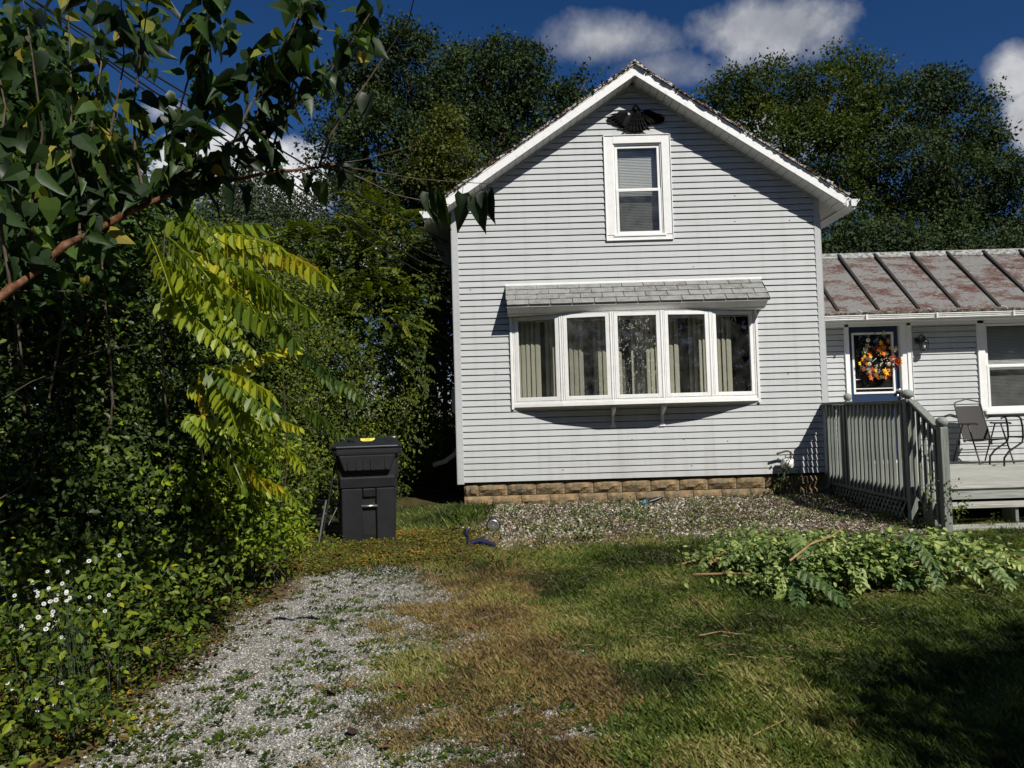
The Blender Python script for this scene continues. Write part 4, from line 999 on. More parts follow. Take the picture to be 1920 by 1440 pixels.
# steps
for (ya, yb, z, th_) in ((9.12, 9.42, .225, .042), (8.83, 9.11, 0.0, .042)):
    half_ = (yb-ya)/2
    for j in range(2):
        mb = MB(); mb.box(5.13, 8.5, ya+half_*j+.003, ya+half_*(j+1)-.003, z-th_, z+random.uniform(-.001, .002)); mk('step_tread', mb, M['wood_x'], deck, .005)
for x in (5.13, 6.12, 7.4):
    mb = MB(); mb.prism([(9.42, .18), (9.16, .18), (9.16, -.045), (8.87, -.045), (8.87, -.2), (9.42, -.2)], x, x+.04, 'x'); mk('stringer', mb, M['wood_z'], deck, .003)
# lattice skirt under the railing
n = 0
lat = []
for sgn in (1, -1):
    yy = 8.9
    while yy < 12.6:
        # slat from (yy, -.1) upward at 45 degrees clipped to 9.55..12.0 and z<=.23
        a = np.array((yy, -.12)); d = np.array((sgn*.72, .9)); L_ = .36/.9
        b = a+d*L_
        if 9.58 < a[0] < 11.98 and 9.58 < b[0] < 11.98:
            X = 5.07 if sgn > 0 else 5.062
            mb = MB(); mb.beam((X, a[0], a[1]), (X, b[0], b[1]), .007, .032, (0, 0, 1)) if False else mb.beam((X, a[0], a[1]), (X, b[0], b[1]), .032, .007, (1, 0, 0)); mk('lattice_slat', mb, M['wood_y'], deck)
        yy += .105
mb = MB(); mb.box(5.05, 5.08, 9.5, 9.62, -.1, .24); mk('lattice_frame', mb, M['wood_z'], deck)

# ---- patio chair facing the yard, back to the wall
ch = thing('patio_chair', (8.05, 12.8, DZ), 'folding patio chair with grey sling fabric and black tube frame on the deck', 'chair')
M_ = M['black']; cx0, cx1 = 7.76, 8.32; z = DZ
for x in (cx0, cx1):
    mb = MB(); mb.tube([(x, 12.42, z+.01), (x, 12.7, z+.66)], .0125, 6); mk('leg', mb, M_, ch)
    mb = MB(); mb.tube([(x, 13.18, z+.01), (x, 12.86, z+.66)], .0125, 6); mk('leg', mb, M_, ch)
    mb = MB(); mb.tube([(x, 12.98, z+.68), (x, 12.86, z+.675), (x, 12.5, z+.685), (x, 12.45, z+.675)], .017, 6); mk('armrest', mb, M_, ch)
    mb = MB(); mb.box(x-.02, x+.02, 12.98, 13.03, z+.3, z+.38); mk('hinge', mb, M_, ch)
bx = (7.8, 8.26)
mb = MB(); mb.tube([(bx[0], 12.88, z+.36), (bx[0], 13.02, z+.7), (bx[0], 13.13, z+1.02), (bx[0]+.03, 13.14, z+1.05), ((bx[0]+bx[1])/2, 13.16, z+1.1), (bx[1]-.03, 13.14, z+1.05), (bx[1], 13.13, z+1.02), (bx[1], 13.02, z+.7), (bx[1], 12.88, z+.36)], .013, 6, True); mk('back_frame', mb, M_, ch)
mb = MB(); V = []; 
for i in range(7):
    f = i/6; yy = 12.9+.22*f; zz = z+.4+.58*f
    for j in range(5): g = j/4; V.append((bx[0]+(bx[1]-bx[0])*g, yy+.03*math.sin(PI*g), zz))
mb.add(V, [(i*5+j, i*5+j+1, (i+1)*5+j+1, (i+1)*5+j) for i in range(6) for j in range(4)], True); mk('sling_back', mb, M['sling'], ch)
mb = MB(); mb.tube([(bx[0], 12.92, z+.38), (bx[0], 12.5, z+.42), (bx[0]+.03, 12.46, z+.42), (bx[1]-.03, 12.46, z+.42), (bx[1], 12.5, z+.42), (bx[1], 12.92, z+.38)], .013, 6); mk('seat_frame', mb, M_, ch)
mb = MB(); V = []
for i in range(5):
    f = i/4
    for j in range(5): g = j/4; V.append((bx[0]+(bx[1]-bx[0])*g, 12.5+.42*f, z+.415-.035*f-.02*math.sin(PI*g)))
mb.add(V, [(i*5+j, i*5+j+1, (i+1)*5+j+1, (i+1)*5+j) for i in range(4) for j in range(4)], True); mk('sling_seat', mb, M['sling'], ch)
mb = MB(); mb.tube([(cx0, 12.55, z+.3), (cx1, 12.55, z+.3)], .01, 6); mb.tube([(cx0, 13.1, z+.17), (cx1, 13.1, z+.17)], .01, 6); mk('cross_bar', mb, M_, ch)
# ---- patio table beside it
tb = thing('patio_table', (8.6, 12.2, DZ), 'black tubular patio table with rectangular top at the right edge of the deck', 'table')
tz = z+.82
mb = MB(); mb.box(7.92, 9.5, 11.98, 12.42, tz-.012, tz+.012); mk('table_top', mb, M_, tb, .006)
for yy in (12.02, 12.38):
    mb = MB(); mb.tube([(7.88, yy, tz-.05), (7.93, yy, tz-.02), (8.05, yy, tz-.016), (8.16, yy, tz-.022), (8.2, yy, tz-.06), (8.22, yy, tz-.2), (8.22, yy, tz-.36), (8.2, yy, tz-.44), (7.98, yy, tz-.58), (7.9, yy, tz-.68), (7.89, yy, z+.005)], .015, 6); mk('leg', mb, M_, tb)
    mb = MB(); mb.tube([(9.3, yy, tz-.02), (9.32, yy, z+.005)], .015, 6); mk('leg', mb, M_, tb)
mb = MB(); mb.tube([(8.22, 12.02, tz-.36), (9.3, 12.02, tz-.38)], .013, 6); mb.tube([(8.22, 12.38, tz-.36), (9.3, 12.38, tz-.38)], .013, 6); mb.tube([(8.22, 12.02, tz-.36), (8.22, 12.38, tz-.36)], .013, 6); mk('stretcher', mb, M_, tb)

# ================================================================== TRASH BIN
bz = float(gz(-1.67, 8.7)); BX = -1.67; B0 = 8.5
bn = thing('trash_bin', (BX, B0+.4, bz), 'dark grey wheeled trash bin with yellow lid sticker beside the overgrown hedge', 'trash bin')
def ring(w, d0, d1, z, c=.035):
    return [(BX-w+c, d0, z), (BX+w-c, d0, z), (BX+w, d0+c, z), (BX+w, d1-c, z), (BX+w-c, d1, z), (BX-w+c, d1, z), (BX-w, d1-c, z), (BX-w, d0+c, z)]
def loft(rings):
    mb = MB(); n = len(rings[0]); V = [p for r in rings for p in r]
    F = [(i*n+k, i*n+(k+1) % n, (i+1)*n+(k+1) % n, (i+1)*n+k) for i in range(len(rings)-1) for k in range(n)]+[tuple(range(n))[::-1], tuple(range((len(rings)-1)*n, len(rings)*n))]
    return mb.add(V, F)
h = bz
body = loft([ring(.28, B0+.06, B0+.62, h+.02), ring(.285, B0+.05, B0+.64, h+.1), ring(.31, B0+.045, B0+.72, h+.72), ring(.325, B0+.05, B0+.75, h+.76), ring(.33, B0+.05, B0+.78, h+1.0)])
mk('bin_body', body, M['bin'], bn, .008)
mb = loft([ring(.36, B0-.01, B0+.84, h+1.0, .05), ring(.365, B0-.015, B0+.845, h+1.03, .05), ring(.365, B0-.015, B0+.845, h+1.075, .05)]); mk('bin_rim', mb, M['bin'], bn, .006)
# raised front panels with the centre channel left open
def slab(x0, x1, z0, z1, y0=-.0, t0=.045, bev=.01):
    mb = MB(); yb = B0+.055
    mb.add([(BX+x0, B0+y0+.015, h+z0), (BX+x1, B0+y0+.015, h+z0), (BX+x1, yb, h+z0), (BX+x0, yb, h+z0), (BX+x0, B0+y0, h+z1), (BX+x1, B0+y0, h+z1), (BX+x1, yb, h+z1), (BX+x0, yb, h+z1)],
           [(0, 3, 2, 1), (4, 5, 6, 7), (0, 1, 5, 4), (1, 2, 6, 5), (2, 3, 7, 6), (3, 0, 4, 7)]); return mk('front_panel', mb, M['bin'], bn, bev)
slab(-.275, -.06, .02, .62); slab(.085, .28, .02, .62); slab(-.29, .29, .625, .745, 0.0)
slab(-.055, .08, .52, .618, .0)
mb = MB(); mb.add([(BX-.24, B0-.03, h+.82), (BX+.24, B0-.03, h+.82), (BX+.24, B0+.06, h+.82), (BX-.24, B0+.06, h+.82), (BX-.3, B0-.035, h+.998), (BX+.3, B0-.035, h+.998), (BX+.3, B0+.06, h+.998), (BX-.3, B0+.06, h+.998)], [(0, 3, 2, 1), (4, 5, 6, 7), (0, 1, 5, 4), (1, 2, 6, 5), (2, 3, 7, 6), (3, 0, 4, 7)]); mk('lift_pocket', mb, M['bin'], bn, .012)
for k, x in enumerate((-.2, -.11, -.04, .04, .19)):
    mb = MB(); mb.box(BX+x-.006, BX+x+.006, B0-.045, B0-.03, h+.84, h+.95); mk('lift_rib', mb, M['bin'], bn, .002)
mb = MB(); mb.lathe([(.014, -.085), (.014, .085)], (BX+.01, B0+.012, h+.42), 10, 'x'); mk('lift_bar', mb, M['chrome'], bn)
lid = loft([ring(.37, B0-.025, B0+.86, h+1.077, .05), ring(.375, B0-.03, B0+.87, h+1.1, .05), ring(.355, B0, B0+.85, h+1.115, .06), ring(.33, B0+.12, B0+.82, h+1.15, .08), ring(.28, B0+.24, B0+.78, h+1.178, .08)])
mk('bin_lid', lid, M['binlid'], bn, .006)
for s in (-1, 1):
    mb = MB(); mb.lathe([(.03, -.05), (.04, -.03), (.04, .03), (.03, .05)], (BX+s*.29, B0+.78, h+1.16), 10, 'x'); mb.box(BX+s*.29-.03, BX+s*.29+.03, B0+.6, B0+.78, h+1.13, h+1.165); mk('lid_hinge', mb, M['binlid'], bn, .004)
    mb = MB(); mb.lathe([(.12, -.03), (.13, -.02), (.13, .02), (.12, .03)], (BX+s*.275, B0+.68, h+.12), 20, 'x'); mk('wheel', mb, M['black'], bn)
mb = MB(); mb.tube([(BX-.3, B0+.92, h+1.05), (BX+.3, B0+.92, h+1.05)], .018, 8); mk('pull_handle', mb, M['bin'], bn)
bn.rotation_euler = (0, 0, math.radians(10.5)); bn.scale = (1.07, 1, 1); bn.location.x -= .05
# sticker on the sloping front of the lid
def lidpt(x, f): # f 0..1 up the front slope
    return np.array((BX+x, B0+.1+f*.13, h+1.15+f*.033))
mb = MB(); st = [(-.07, .98), (.085, .98), (.082, .5), (.05, .02), (-.04, .02), (-.066, .3)]
up_ = np.array((0, -.02, .006)); mb.add([lidpt(x, f)+up_*.35 for x, f in st], [tuple(range(6))[::-1]])
sk = mk('sticker', mb, M['yellow'], bn)
mb = MB()
for f, xs in ((.8, (-.055, -.035, -.02, -.003, .012, .03, .045, .06)), (.52, (-.02, -.005, .01, .025)), (.24, (-.045, -.03, -.014, .0, .014, .03, .045))):
    for x in xs: p0, p1 = lidpt(x, f)+up_*.5, lidpt(x+.009, f+.1)+up_*.5; mb.add([p0, (p1[0], p0[1], p0[2]), p1, (p0[0], p1[1], p1[2])], [(0, 1, 2, 3)])
mk('sticker_print', mb, M['ink'], bn)

# dark garden stand leaning left of the bin
gs = thing('garden_stand', (-2.05, 8.55, .05), 'thin dark metal stand leaning beside the trash bin', 'stand')
for a, b, m_ in (((-2.19, 8.45, .02), (-2.04, 8.65, 1.0), 'black'), ((-2.0, 8.7, .02), (-2.02, 8.7, 1.02), 'black'), ((-2.1, 8.5, .3), (-1.98, 8.66, .58), 'black'), ((-2.21, 8.4, .0), (-2.12, 8.5, .58), 'chrome')):
    mb = MB(); mb.tube([a, b], .012, 6); mk('rod', mb, M[m_], gs)

# overhead service cables running to the left corner of the house
for i, (a, b, r_) in enumerate((((-190, -160, 6), (846, 458, 12.5), .012), ((-170, -150, 6.0), (840, 520, 12.9), .012), ((-150, -150, 6.2), (843, 500, 12.7), .008), ((-185, -170, 6.1), (850, 545, 12.8), .008))):
    A, B = at(*a), at(*b); pts = []
    for k in range(25):
        t = k/24; p = A*(1-t)+B*t; p[2] -= .1*4*t*(1-t)*(1+.25*i); pts.append(p)
    mb = MB(); mb.tube(pts, r_, 5); o = mk('service_cable', mb, M['cable'])
    tag(o, ('uppermost black service cable meeting the house below the left eave', 'second black service cable from the top meeting the house corner', 'third black service cable from the top behind the mulberry', 'lowest black service cable reaching down the side wall')[i], 'cable', 'cables running to the left corner of the house')

# gas meter by the deck corner
gm = thing('gas_meter', (4.32, FY-.1, .4), 'small grey gas meter on a pipe at the foundation near the deck', 'meter')
mb = MB(); mb.box(4.28, 4.45, FY-.22, FY-.1, .5, .66); mk('meter_body', mb, M['gutter'], gm, .02)
mb = MB(); mb.lathe([(.05, 0), (.06, -.02), (.05, -.04)], (4.365, FY-.22, .59), 12, 'y'); mk('dial', mb, M['trim'], gm)
mb = MB(); mb.tube([(4.3, FY-.16, .1), (4.3, FY-.16, .52)], .018, 6); mb.tube([(4.42, FY-.16, .64), (4.42, FY-.16, .76), (4.36, FY-.16, .78), (4.2, FY-.16, .74)], .018, 6); mk('pipe', mb, M['twig'], gm)

# ribbed solar garden light and bits lying in the grass
sp_ = gnd(925, 1000, .05); sp_[2] = float(gz(sp_[0], sp_[1]))
gl_ = thing('garden_light', sp_, 'round silver garden light lying in weeds before the stone bed', 'garden light')
c = sp_+(0, 0, .07); mb = MB(); mb.lathe([(.075, .03), (.072, .0), (.062, -.012), (.058, -.004), (.048, -.016), (.042, -.006), (.03, -.02), (.02, -.008), (.004, -.024)], c, 18, 'y'); mk('lens', mb, M['chrome'], gl_)
mb = MB(); mb.lathe([(.06, .12), (.085, .06), (.085, .03), (.07, .02)], c, 18, 'y'); mk('housing', mb, M['black'], gl_)
M['blue'] = flat('blue_plastic', (.008, .01, .05)); M['blue2'] = flat('light_blue_plastic', (.02, .2, .5))
p = gnd(884, 1030, .05); p[2] = float(gz(p[0], p[1])); mb = MB(); mb.tube([p+(-.04, 0, 0), p+(-.04, 0, .15)], .012, 5); mb.lathe([(.0, .1), (.02, .12), (.024, .15), (.012, .2), (0, .22)], p+(-.05, 0, 0), 8); mb.tube([p+(0, 0, .05), p+(.1, .02, .07), p+(.26, -.04, .02)], [.03, .035, .02], 7)
tag(mk('plastic_stake', mb, M['blue']), 'broken dark blue plastic stake standing in the weeds', 'stake')
p = gnd(1205, 945, .07); p[2] = float(gz(p[0], p[1])); mb = MB(); mb.tube([p+(0, 0, .03), p+(.03, 0, .04), p+(.06, 0, .03)], [.02, .03, .02], 6)
tag(mk('bottle_cap', mb, M['blue2']), 'small light blue plastic cap on the stones by the foundation', 'litter')
mb = MB(); mb.tube([p+(.06, .0, .04), p+(.2, .03, .07), p+(.32, .05, .11)], [.03, .035, .02], 6); tag(mk('black_hose', mb, M['black']), 'short black hose end beside the blue cap on the stones', 'hose')
# buried flagstone
p = gnd(1225, 1043, .05); mb = MB(); poly = []
for k in range(11):
    a = 2*PI*k/11; poly.append((p[0]+.52*math.cos(a)*random.uniform(.85, 1.1), p[1]+.17*math.sin(a)*random.uniform(.8, 1.1)))
zz = float(gz(p[0], p[1])); mb.prism(poly, zz-.05, zz+.018, 'z'); tag(mk('flagstone', mb, M['concrete'], None, .006), 'flat brown flagstone half buried between lawn and stone bed', 'stone')

# ================================================================== VEGETATION
def shrub(name, label, cat, lobes, n, leaf, mt, tpl=T_OVAL, per=16, sig=.1, group=None, fronds=0, flen=.5, shell=.35, stems=7, fm=None, down=.3, sr=.016, bright=0):
    L = np.array(lobes, float); base = np.array((L[:, 0].mean(), L[:, 1].mean()+.2, 0)); base[2] = float(gz(base[0], base[1]))
    root = thing(name, base, label, cat, group)
    for k in range(stems):
        l = L[k % len(L)]; b = base+np.array((random.uniform(-.4, .4), random.uniform(-.3, .3), -.05)); e = l[:3]+np.array([random.uniform(-.5, .5)*l[3], random.uniform(-.4, .4)*l[4], random.uniform(0, .6)*l[5]])
        m = b*.5+e*.5+np.array((random.uniform(-.15, .15), random.uniform(-.15, .15), 0)); mb = MB(); mb.tube([b, m, e], [sr, sr*.65, sr*.25], 5, False); mk('stem', mb, M['twig'], root)
    P, out, cv = crown_pts(lobes, n, per, sig, shell, .9, zmin=.02); N_ = len(P)
    A = sph(N_)*.8+out*.4+np.array([0, 0, -down]); Nn = sph(N_)*.55+out*.4+np.array([.15, -.35, .7])
    scatter('foliage', tpl, P, A, Nn, leaf*(.55+.8*RNG.random(N_)), mt, root, cv*.6+RNG.random(N_)*.42)
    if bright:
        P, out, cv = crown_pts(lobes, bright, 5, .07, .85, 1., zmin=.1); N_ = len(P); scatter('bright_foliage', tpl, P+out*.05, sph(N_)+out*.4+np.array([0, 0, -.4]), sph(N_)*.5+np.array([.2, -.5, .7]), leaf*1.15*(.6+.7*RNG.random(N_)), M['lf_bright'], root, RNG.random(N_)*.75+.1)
    if fronds:
        P, out, cv = crown_pts(lobes, fronds, 1, .05, .75, 1., zmin=.1); N_ = len(P); k3 = RNG.integers(0, 3, N_)
        A = out*.9+sph(N_)*.5+np.array([.1, -.35, -.05]); A[:, 2] *= .5; Nn = np.tile([0, 0, 1.], (N_, 1))+sph(N_)*.25
        for j in range(3):
            q = k3 == j
            if q.any(): scatter('frond_mass', FRONDS[j], P[q]-unit(A[q])*flen*.5, A[q], Nn[q], flen*(.7+.6*RNG.random(q.sum())), fm or mt, root, cv[q]*.6+RNG.random(q.sum())*.35)
    return root

# ---- big trees behind the house
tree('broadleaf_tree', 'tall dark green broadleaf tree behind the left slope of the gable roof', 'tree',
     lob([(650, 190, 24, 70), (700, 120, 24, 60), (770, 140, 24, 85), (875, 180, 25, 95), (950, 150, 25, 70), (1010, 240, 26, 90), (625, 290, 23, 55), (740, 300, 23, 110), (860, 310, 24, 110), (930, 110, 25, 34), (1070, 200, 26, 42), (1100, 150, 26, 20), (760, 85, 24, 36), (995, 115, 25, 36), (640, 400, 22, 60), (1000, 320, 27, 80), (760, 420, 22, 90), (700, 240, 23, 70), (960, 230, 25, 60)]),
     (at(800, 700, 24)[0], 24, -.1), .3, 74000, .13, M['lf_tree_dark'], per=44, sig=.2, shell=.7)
tree('young_tree', 'small yellow green tree in front of the dark tree left of the gable', 'tree', lob([(830, 225, 20.5, 30), (815, 270, 20.5, 36), (850, 300, 20.5, 48), (800, 330, 20.5, 40), (870, 350, 20.5, 40)]), (at(830, 700, 20.5)[0], 20.5, -.1), .08, 6000, .11, M['lf_yellowtree'], per=14, sig=.16)
tree('poplar_tree', 'thin pale grey green treetop rising above the dark tree', 'tree', lob([(850, 105, 29, 26), (845, 150, 29, 34), (860, 200, 29, 40)]), (at(850, 700, 29)[0], 29, -.1), .12, 3500, .12, M['lf_tree_grey'], per=10, sig=.2)
tree('locust_tree', 'feathery grey green tree below the white cloud at left', 'tree', lob([(400, 400, 19, 45), (465, 330, 20, 26), (465, 300, 20, 12), (440, 370, 20, 40), (510, 380, 20, 50), (560, 400, 20, 38), (480, 440, 19, 80), (580, 450, 20, 45), (380, 340, 21, 18)]), (at(480, 700, 19.5)[0], 19.5, -.1), .14, 20000, .085, M['lf_tree_grey'], per=16, sig=.2, shell=.3)
tree('walnut_tree', 'broad olive green tree rising just right of the gable roof', 'tree',
     lob([(1340, 195, 28, 36), (1390, 180, 27, 52), (1450, 175, 27, 66), (1530, 190, 27, 75), (1582, 125, 28, 38), (1630, 150, 28, 44), (1420, 270, 26, 80), (1540, 290, 26, 90), (1480, 370, 26, 60), (1600, 400, 26, 60), (1570, 220, 27, 70), (1480, 440, 27, 60), (1640, 250, 27, 60)]),
     (at(1520, 700, 27)[0], 27, -.1), .26, 44000, .13, M['lf_tree_olive'], per=40, sig=.2, shell=.68)
tree('maple_tree', 'large green tree behind the wing roof on the right', 'tree',
     lob([(1700, 200, 27, 62), (1760, 175, 27, 45), (1755, 150, 27, 22), (1810, 240, 27, 66), (1700, 320, 26, 85), (1800, 350, 26, 80), (1870, 330, 27, 50), (1730, 440, 26, 90), (1830, 450, 26, 70), (1650, 440, 26, 60), (1640, 330, 26, 40), (1850, 260, 27, 36)]),
     (at(1750, 700, 26.5)[0], 26.5, -.1), .26, 46000, .13, M['lf_tree_dark'], per=40, sig=.2, shell=.68)
tree('maple_tree', 'edge of a green tree at the right margin above the wing roof', 'tree', lob([(1925, 330, 25, 36), (1935, 400, 25, 50), (1920, 450, 25, 36), (1950, 470, 25, 50)]), (at(1940, 700, 25)[0], 25, -.1), .2, 7000, .13, M['lf_tree_dark'], per=22, sig=.24)
# lower woods closing the view behind
for i, (nm, lb, ls) in enumerate((
    ('wood_shrub', 'low dark bushes behind the wing roof ridge', [(1600, 460, 23, 60), (1700, 470, 23, 60), (1500, 480, 23, 60), (1800, 475, 23, 60), (1900, 475, 23, 50)]),
    ('wood_shrub', 'dark low bushes far behind the left thicket', [(300, 560, 17, 100), (420, 520, 17, 90), (540, 520, 17, 90), (650, 520, 18, 90), (760, 520, 18, 90), (840, 560, 18, 80), (700, 700, 17, 110), (560, 700, 16, 110), (820, 700, 17, 80), (430, 700, 15, 110), (640, 850, 16, 100), (760, 850, 17, 100), (850, 850, 17, 80), (830, 480, 19, 60), (860, 560, 19, 60), (800, 620, 18.5, 70), (880, 700, 19, 60), (860, 620, 20, 60), (100, 600, 12, 130), (-20, 740, 11, 120), (200, 750, 12, 120), (0, 430, 13, 120), (130, 420, 13, 80)]))):
    shrub(nm, lb, 'bush', lob(ls), 15000 if i == 0 else 42000, .12, M['lf_tree_dark'], T_KITE, 20, .22, stems=4)
# the tree behind the viewer whose shade falls on the lawn at lower right
tree('yard_tree', 'leafy yard tree behind the viewer shading the lower right lawn', 'tree', [(5.75, -.75, 5.3, .6, .3, .3), (5.0, -1.3, 5.3, .55, .35, .3), (7.0, -2.4, 6., 1., .7, .6), (6.3, -1.0, 5.4, .75, .4, .35), (7.6, -1.3, 5.9, 1.1, .7, .7), (9.2, -1.6, 6.4, 1.4, 1., 1.), (6.4, -2.6, 6.0, 1.0, .7, .6), (2.3, -2.75, 5.4, .5, .25, .25), (8.5, -3.4, 7.2, 1.6, 1.3, 1.2)], (7.4, -3, 0), .16, 14000, .14, M['lf_tree_dark'], per=22, sig=.2, shell=.1)

# ---- mid distance thicket between bin and house
shrub('sumac_thicket', 'green sumac bushes with fern-like leaves left of the house eave', 'bush', lob([(640, 520, 12.5, 90), (720, 470, 13, 90), (780, 560, 13, 80), (700, 600, 12, 90), (600, 600, 11.5, 80), (690, 410, 14, 60), (570, 480, 13, 70), (780, 660, 13, 70)]), 9000, .055, M['lf_mid'], sig=.14, fronds=850, flen=.55, fm=M['lf_mid'])
shrub('honeysuckle_bush', 'dense dark green bush behind the trash bin', 'bush', lob([(620, 720, 11, 90), (700, 760, 12.3, 90), (560, 780, 10.4, 80), (640, 850, 11.2, 80), (560, 900, 10, 70), (770, 780, 13.5, 80), (800, 860, 14.5, 80), (720, 880, 13.8, 80), (590, 650, 10.5, 70), (830, 800, 15, 60)]), 30000, .05, M['lf_mid'], sig=.12, fronds=90, flen=.45, bright=1400)
shrub('privet_bush', 'tall small-leaved bush rising between sumac and the mulberry branch', 'bush', lob([(470, 560, 9.5, 90), (520, 650, 9, 80), (440, 700, 8.5, 90), (520, 760, 8.8, 70), (470, 840, 8.2, 80), (540, 880, 8.6, 60), (400, 500, 9.5, 80), (560, 560, 10.5, 60), (480, 940, 7.9, 60)]), 26000, .045, M['lf_mid'], sig=.1, fronds=60, flen=.4, bright=1800)
# ---- dark hedge along the left of the drive
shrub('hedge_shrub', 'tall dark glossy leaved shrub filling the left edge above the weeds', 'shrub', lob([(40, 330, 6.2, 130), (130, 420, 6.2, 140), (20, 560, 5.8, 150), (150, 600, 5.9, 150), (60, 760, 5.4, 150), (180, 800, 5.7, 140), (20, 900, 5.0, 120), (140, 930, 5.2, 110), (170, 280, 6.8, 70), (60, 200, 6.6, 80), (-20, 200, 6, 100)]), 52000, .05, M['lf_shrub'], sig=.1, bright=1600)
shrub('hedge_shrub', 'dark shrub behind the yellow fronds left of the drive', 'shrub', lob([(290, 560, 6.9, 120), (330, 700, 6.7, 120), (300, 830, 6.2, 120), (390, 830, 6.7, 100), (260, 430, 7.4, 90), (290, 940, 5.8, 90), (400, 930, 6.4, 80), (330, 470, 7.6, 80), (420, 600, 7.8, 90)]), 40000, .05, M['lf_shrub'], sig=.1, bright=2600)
shrub('lilac_shrub', 'upper left shrub with larger mid green leaves under the mulberry', 'shrub', lob([(60, 230, 5.2, 110), (160, 330, 5.2, 90), (40, 400, 4.9, 100), (130, 500, 4.9, 80), (220, 420, 5.4, 60), (20, 120, 5.2, 90)]), 5500, .085, M['mulleaf_s'], sig=.12, shell=.2)
# ---- weeds at the foot of the hedge
shrub('nettle_clump', 'bright yellow green weeds beside the drive left of the bin', 'weeds', lob([(450, 900, 6.1, 46), (500, 960, 6.4, 44), (400, 960, 5.9, 46), (520, 840, 6.6, 30), (440, 830, 6.3, 34), (360, 900, 5.7, 40), (540, 1000, 6.7, 36), (480, 1010, 6.2, 40)]), 3000, .05, M['lf_bright'], per=9, sig=.09, stems=12, sr=.004)
shrub('nettle_clump', 'leafy green weeds low at the left edge under the hedge', 'weeds', lob([(60, 1080, 4.2, 70), (180, 1080, 4.3, 70), (300, 1060, 4.8, 60), (60, 1200, 3.7, 70), (200, 1190, 3.9, 60), (300, 1150, 4.3, 50), (380, 1080, 5.1, 46), (30, 1330, 3.3, 60), (130, 1320, 3.35, 50)]), 2600, .045, M['lf_weed'], per=8, sig=.09, stems=14, shell=.1, sr=.004)

def sample(n, x0, x1, y0, y1, wfun, pw=1.4):
    """random ground points, denser near the camera, kept where wfun says"""
    y = (RNG.random(n)*(y1**(1-pw)-y0**(1-pw))+y0**(1-pw))**(1/(1-pw)); x = RNG.uniform(x0, x1, n)
    k = (x > -.72*y-.8) & (x < .72*y+1.8) & (RNG.random(n) < wfun(x, y)); return x[k], y[k]
# ground cover of creeping leaves left of the drive
def cover(n, name, label, mt, size, lo, hi, width, h0, y1=8.6, x0=-6.):
    x, y = sample(n, x0, -1.2, 2.7, y1, lambda x, y: sst(width[0], width[1], edge_x(y)-x+(fbm(x, y, 2.2, 61)-.5)*.9)*(1-sst(1.3, 2.6, edge_x(y)-x)))
    d = np.clip(edge_x(y)-x, 0, 1.2); z = gz(x, y)+RNG.random(len(x))*(h0+hi*sst(0, .9, d))
    P = np.stack([x, y, z], -1); N_ = len(P); A = sph(N_); A[:, 2] = A[:, 2]*.35-.1; Nn = np.tile([.1, -.35, 1.], (N_, 1))+sph(N_)*.5
    f = np.clip(fbm(x, y, 3., 71)*1.1-.1, 0, 1)
    o = scatter(name, T_OVAL, P, A, Nn, size*(.5+.9*RNG.random(N_)), mt, None, f*.55+RNG.random(N_)*.52); return tag(o, label, 'ground cover')
cover(24000, 'creeping_weeds', 'creeping green weeds along the left edge of the gravel drive', M['lf_weed'], .036, 0, .26, (-.12, .25), .05)
cover(42000, 'withered_leaves', 'withered orange and brown leaves among the weeds beside the drive', M['lf_brown'], .03, 0, .22, (-.3, .2), .03)
cover(5200, 'bright_weeds', 'bright yellow green leaves on top of the weeds left of the drive', M['lf_bright'], .045, .05, .5, (-.05, .5), .08)
x, y = sample(60000, -3.2, .2, 7.0, 9.2, lambda x, y: sst(7.1, 7.7, y+(fbm(x, y, 2, 15)-.5))*(1-sst(-.9, -.1, x))*.8)
P = np.stack([x, y, gz(x, y)+RNG.random(len(x))*.05], -1); N_ = len(P)
tag(scatter('yard_weeds', T_OVAL, P, np.stack([RNG.normal(size=N_), RNG.normal(size=N_), .5*RNG.random(N_)], -1), np.tile([0, -.3, 1.], (N_, 1))+sph(N_)*.5, .028*(.5+RNG.random(N_)), M['lf_brown'], None, .1+fbm(x, y, 2.5, 77)*.45+RNG.random(N_)*.5), 'low olive and brown weeds in front of the trash bin', 'ground cover')

# ---- gravel stones
T_ST = (np.array([(1, 0, -.2), (-.9, .2, -.1), (.1, .9, -.2), (.2, -.9, 0), (.1, 0, .7)], float)*.5, np.array([[0, 2, 4], [2, 1, 4], [1, 3, 4], [3, 0, 4]]))
M['gravel'] = leafmat('gravel_stones', [(0, (.06, .05, .04)), (.25, (.16, .15, .13)), (.7, (.3, .293, .27)), (1, (.58, .57, .54))], .85, 0)
M['bedstone'] = leafmat('bed_stones', [(0, (.035, .028, .018)), (.35, (.12, .095, .062)), (.7, (.3, .255, .19)), (1, (.72, .68, .6))], .8, 0)
x, y = sample(230000, -2.4, .7, 2.8, 8., lambda x, y: np.clip(zones(x, y)[0], 0, 1)**.7*.9+.02, 1.9)
P = np.stack([x, y, gz(x, y)+.002], -1); N_ = len(P)
tag(scatter('gravel_stones', T_ST, P, sph(N_)*np.array([1, 1, .4]), np.tile([0, 0, 1.], (N_, 1))+sph(N_)*.7, .0118*(.4+1.2*RNG.random(N_)**2+.3*(RNG.random(N_) > .97)), M['gravel'], None, RNG.random(N_)), 'loose pale grey gravel of the drive', 'gravel')
x, y = sample(36000, -1.2, 5.2, 7.6, 12.1, lambda x, y: zones(x, y)[1]*.9, 1.1)
P = np.stack([x, y, gz(x, y)+.006], -1); N_ = len(P)
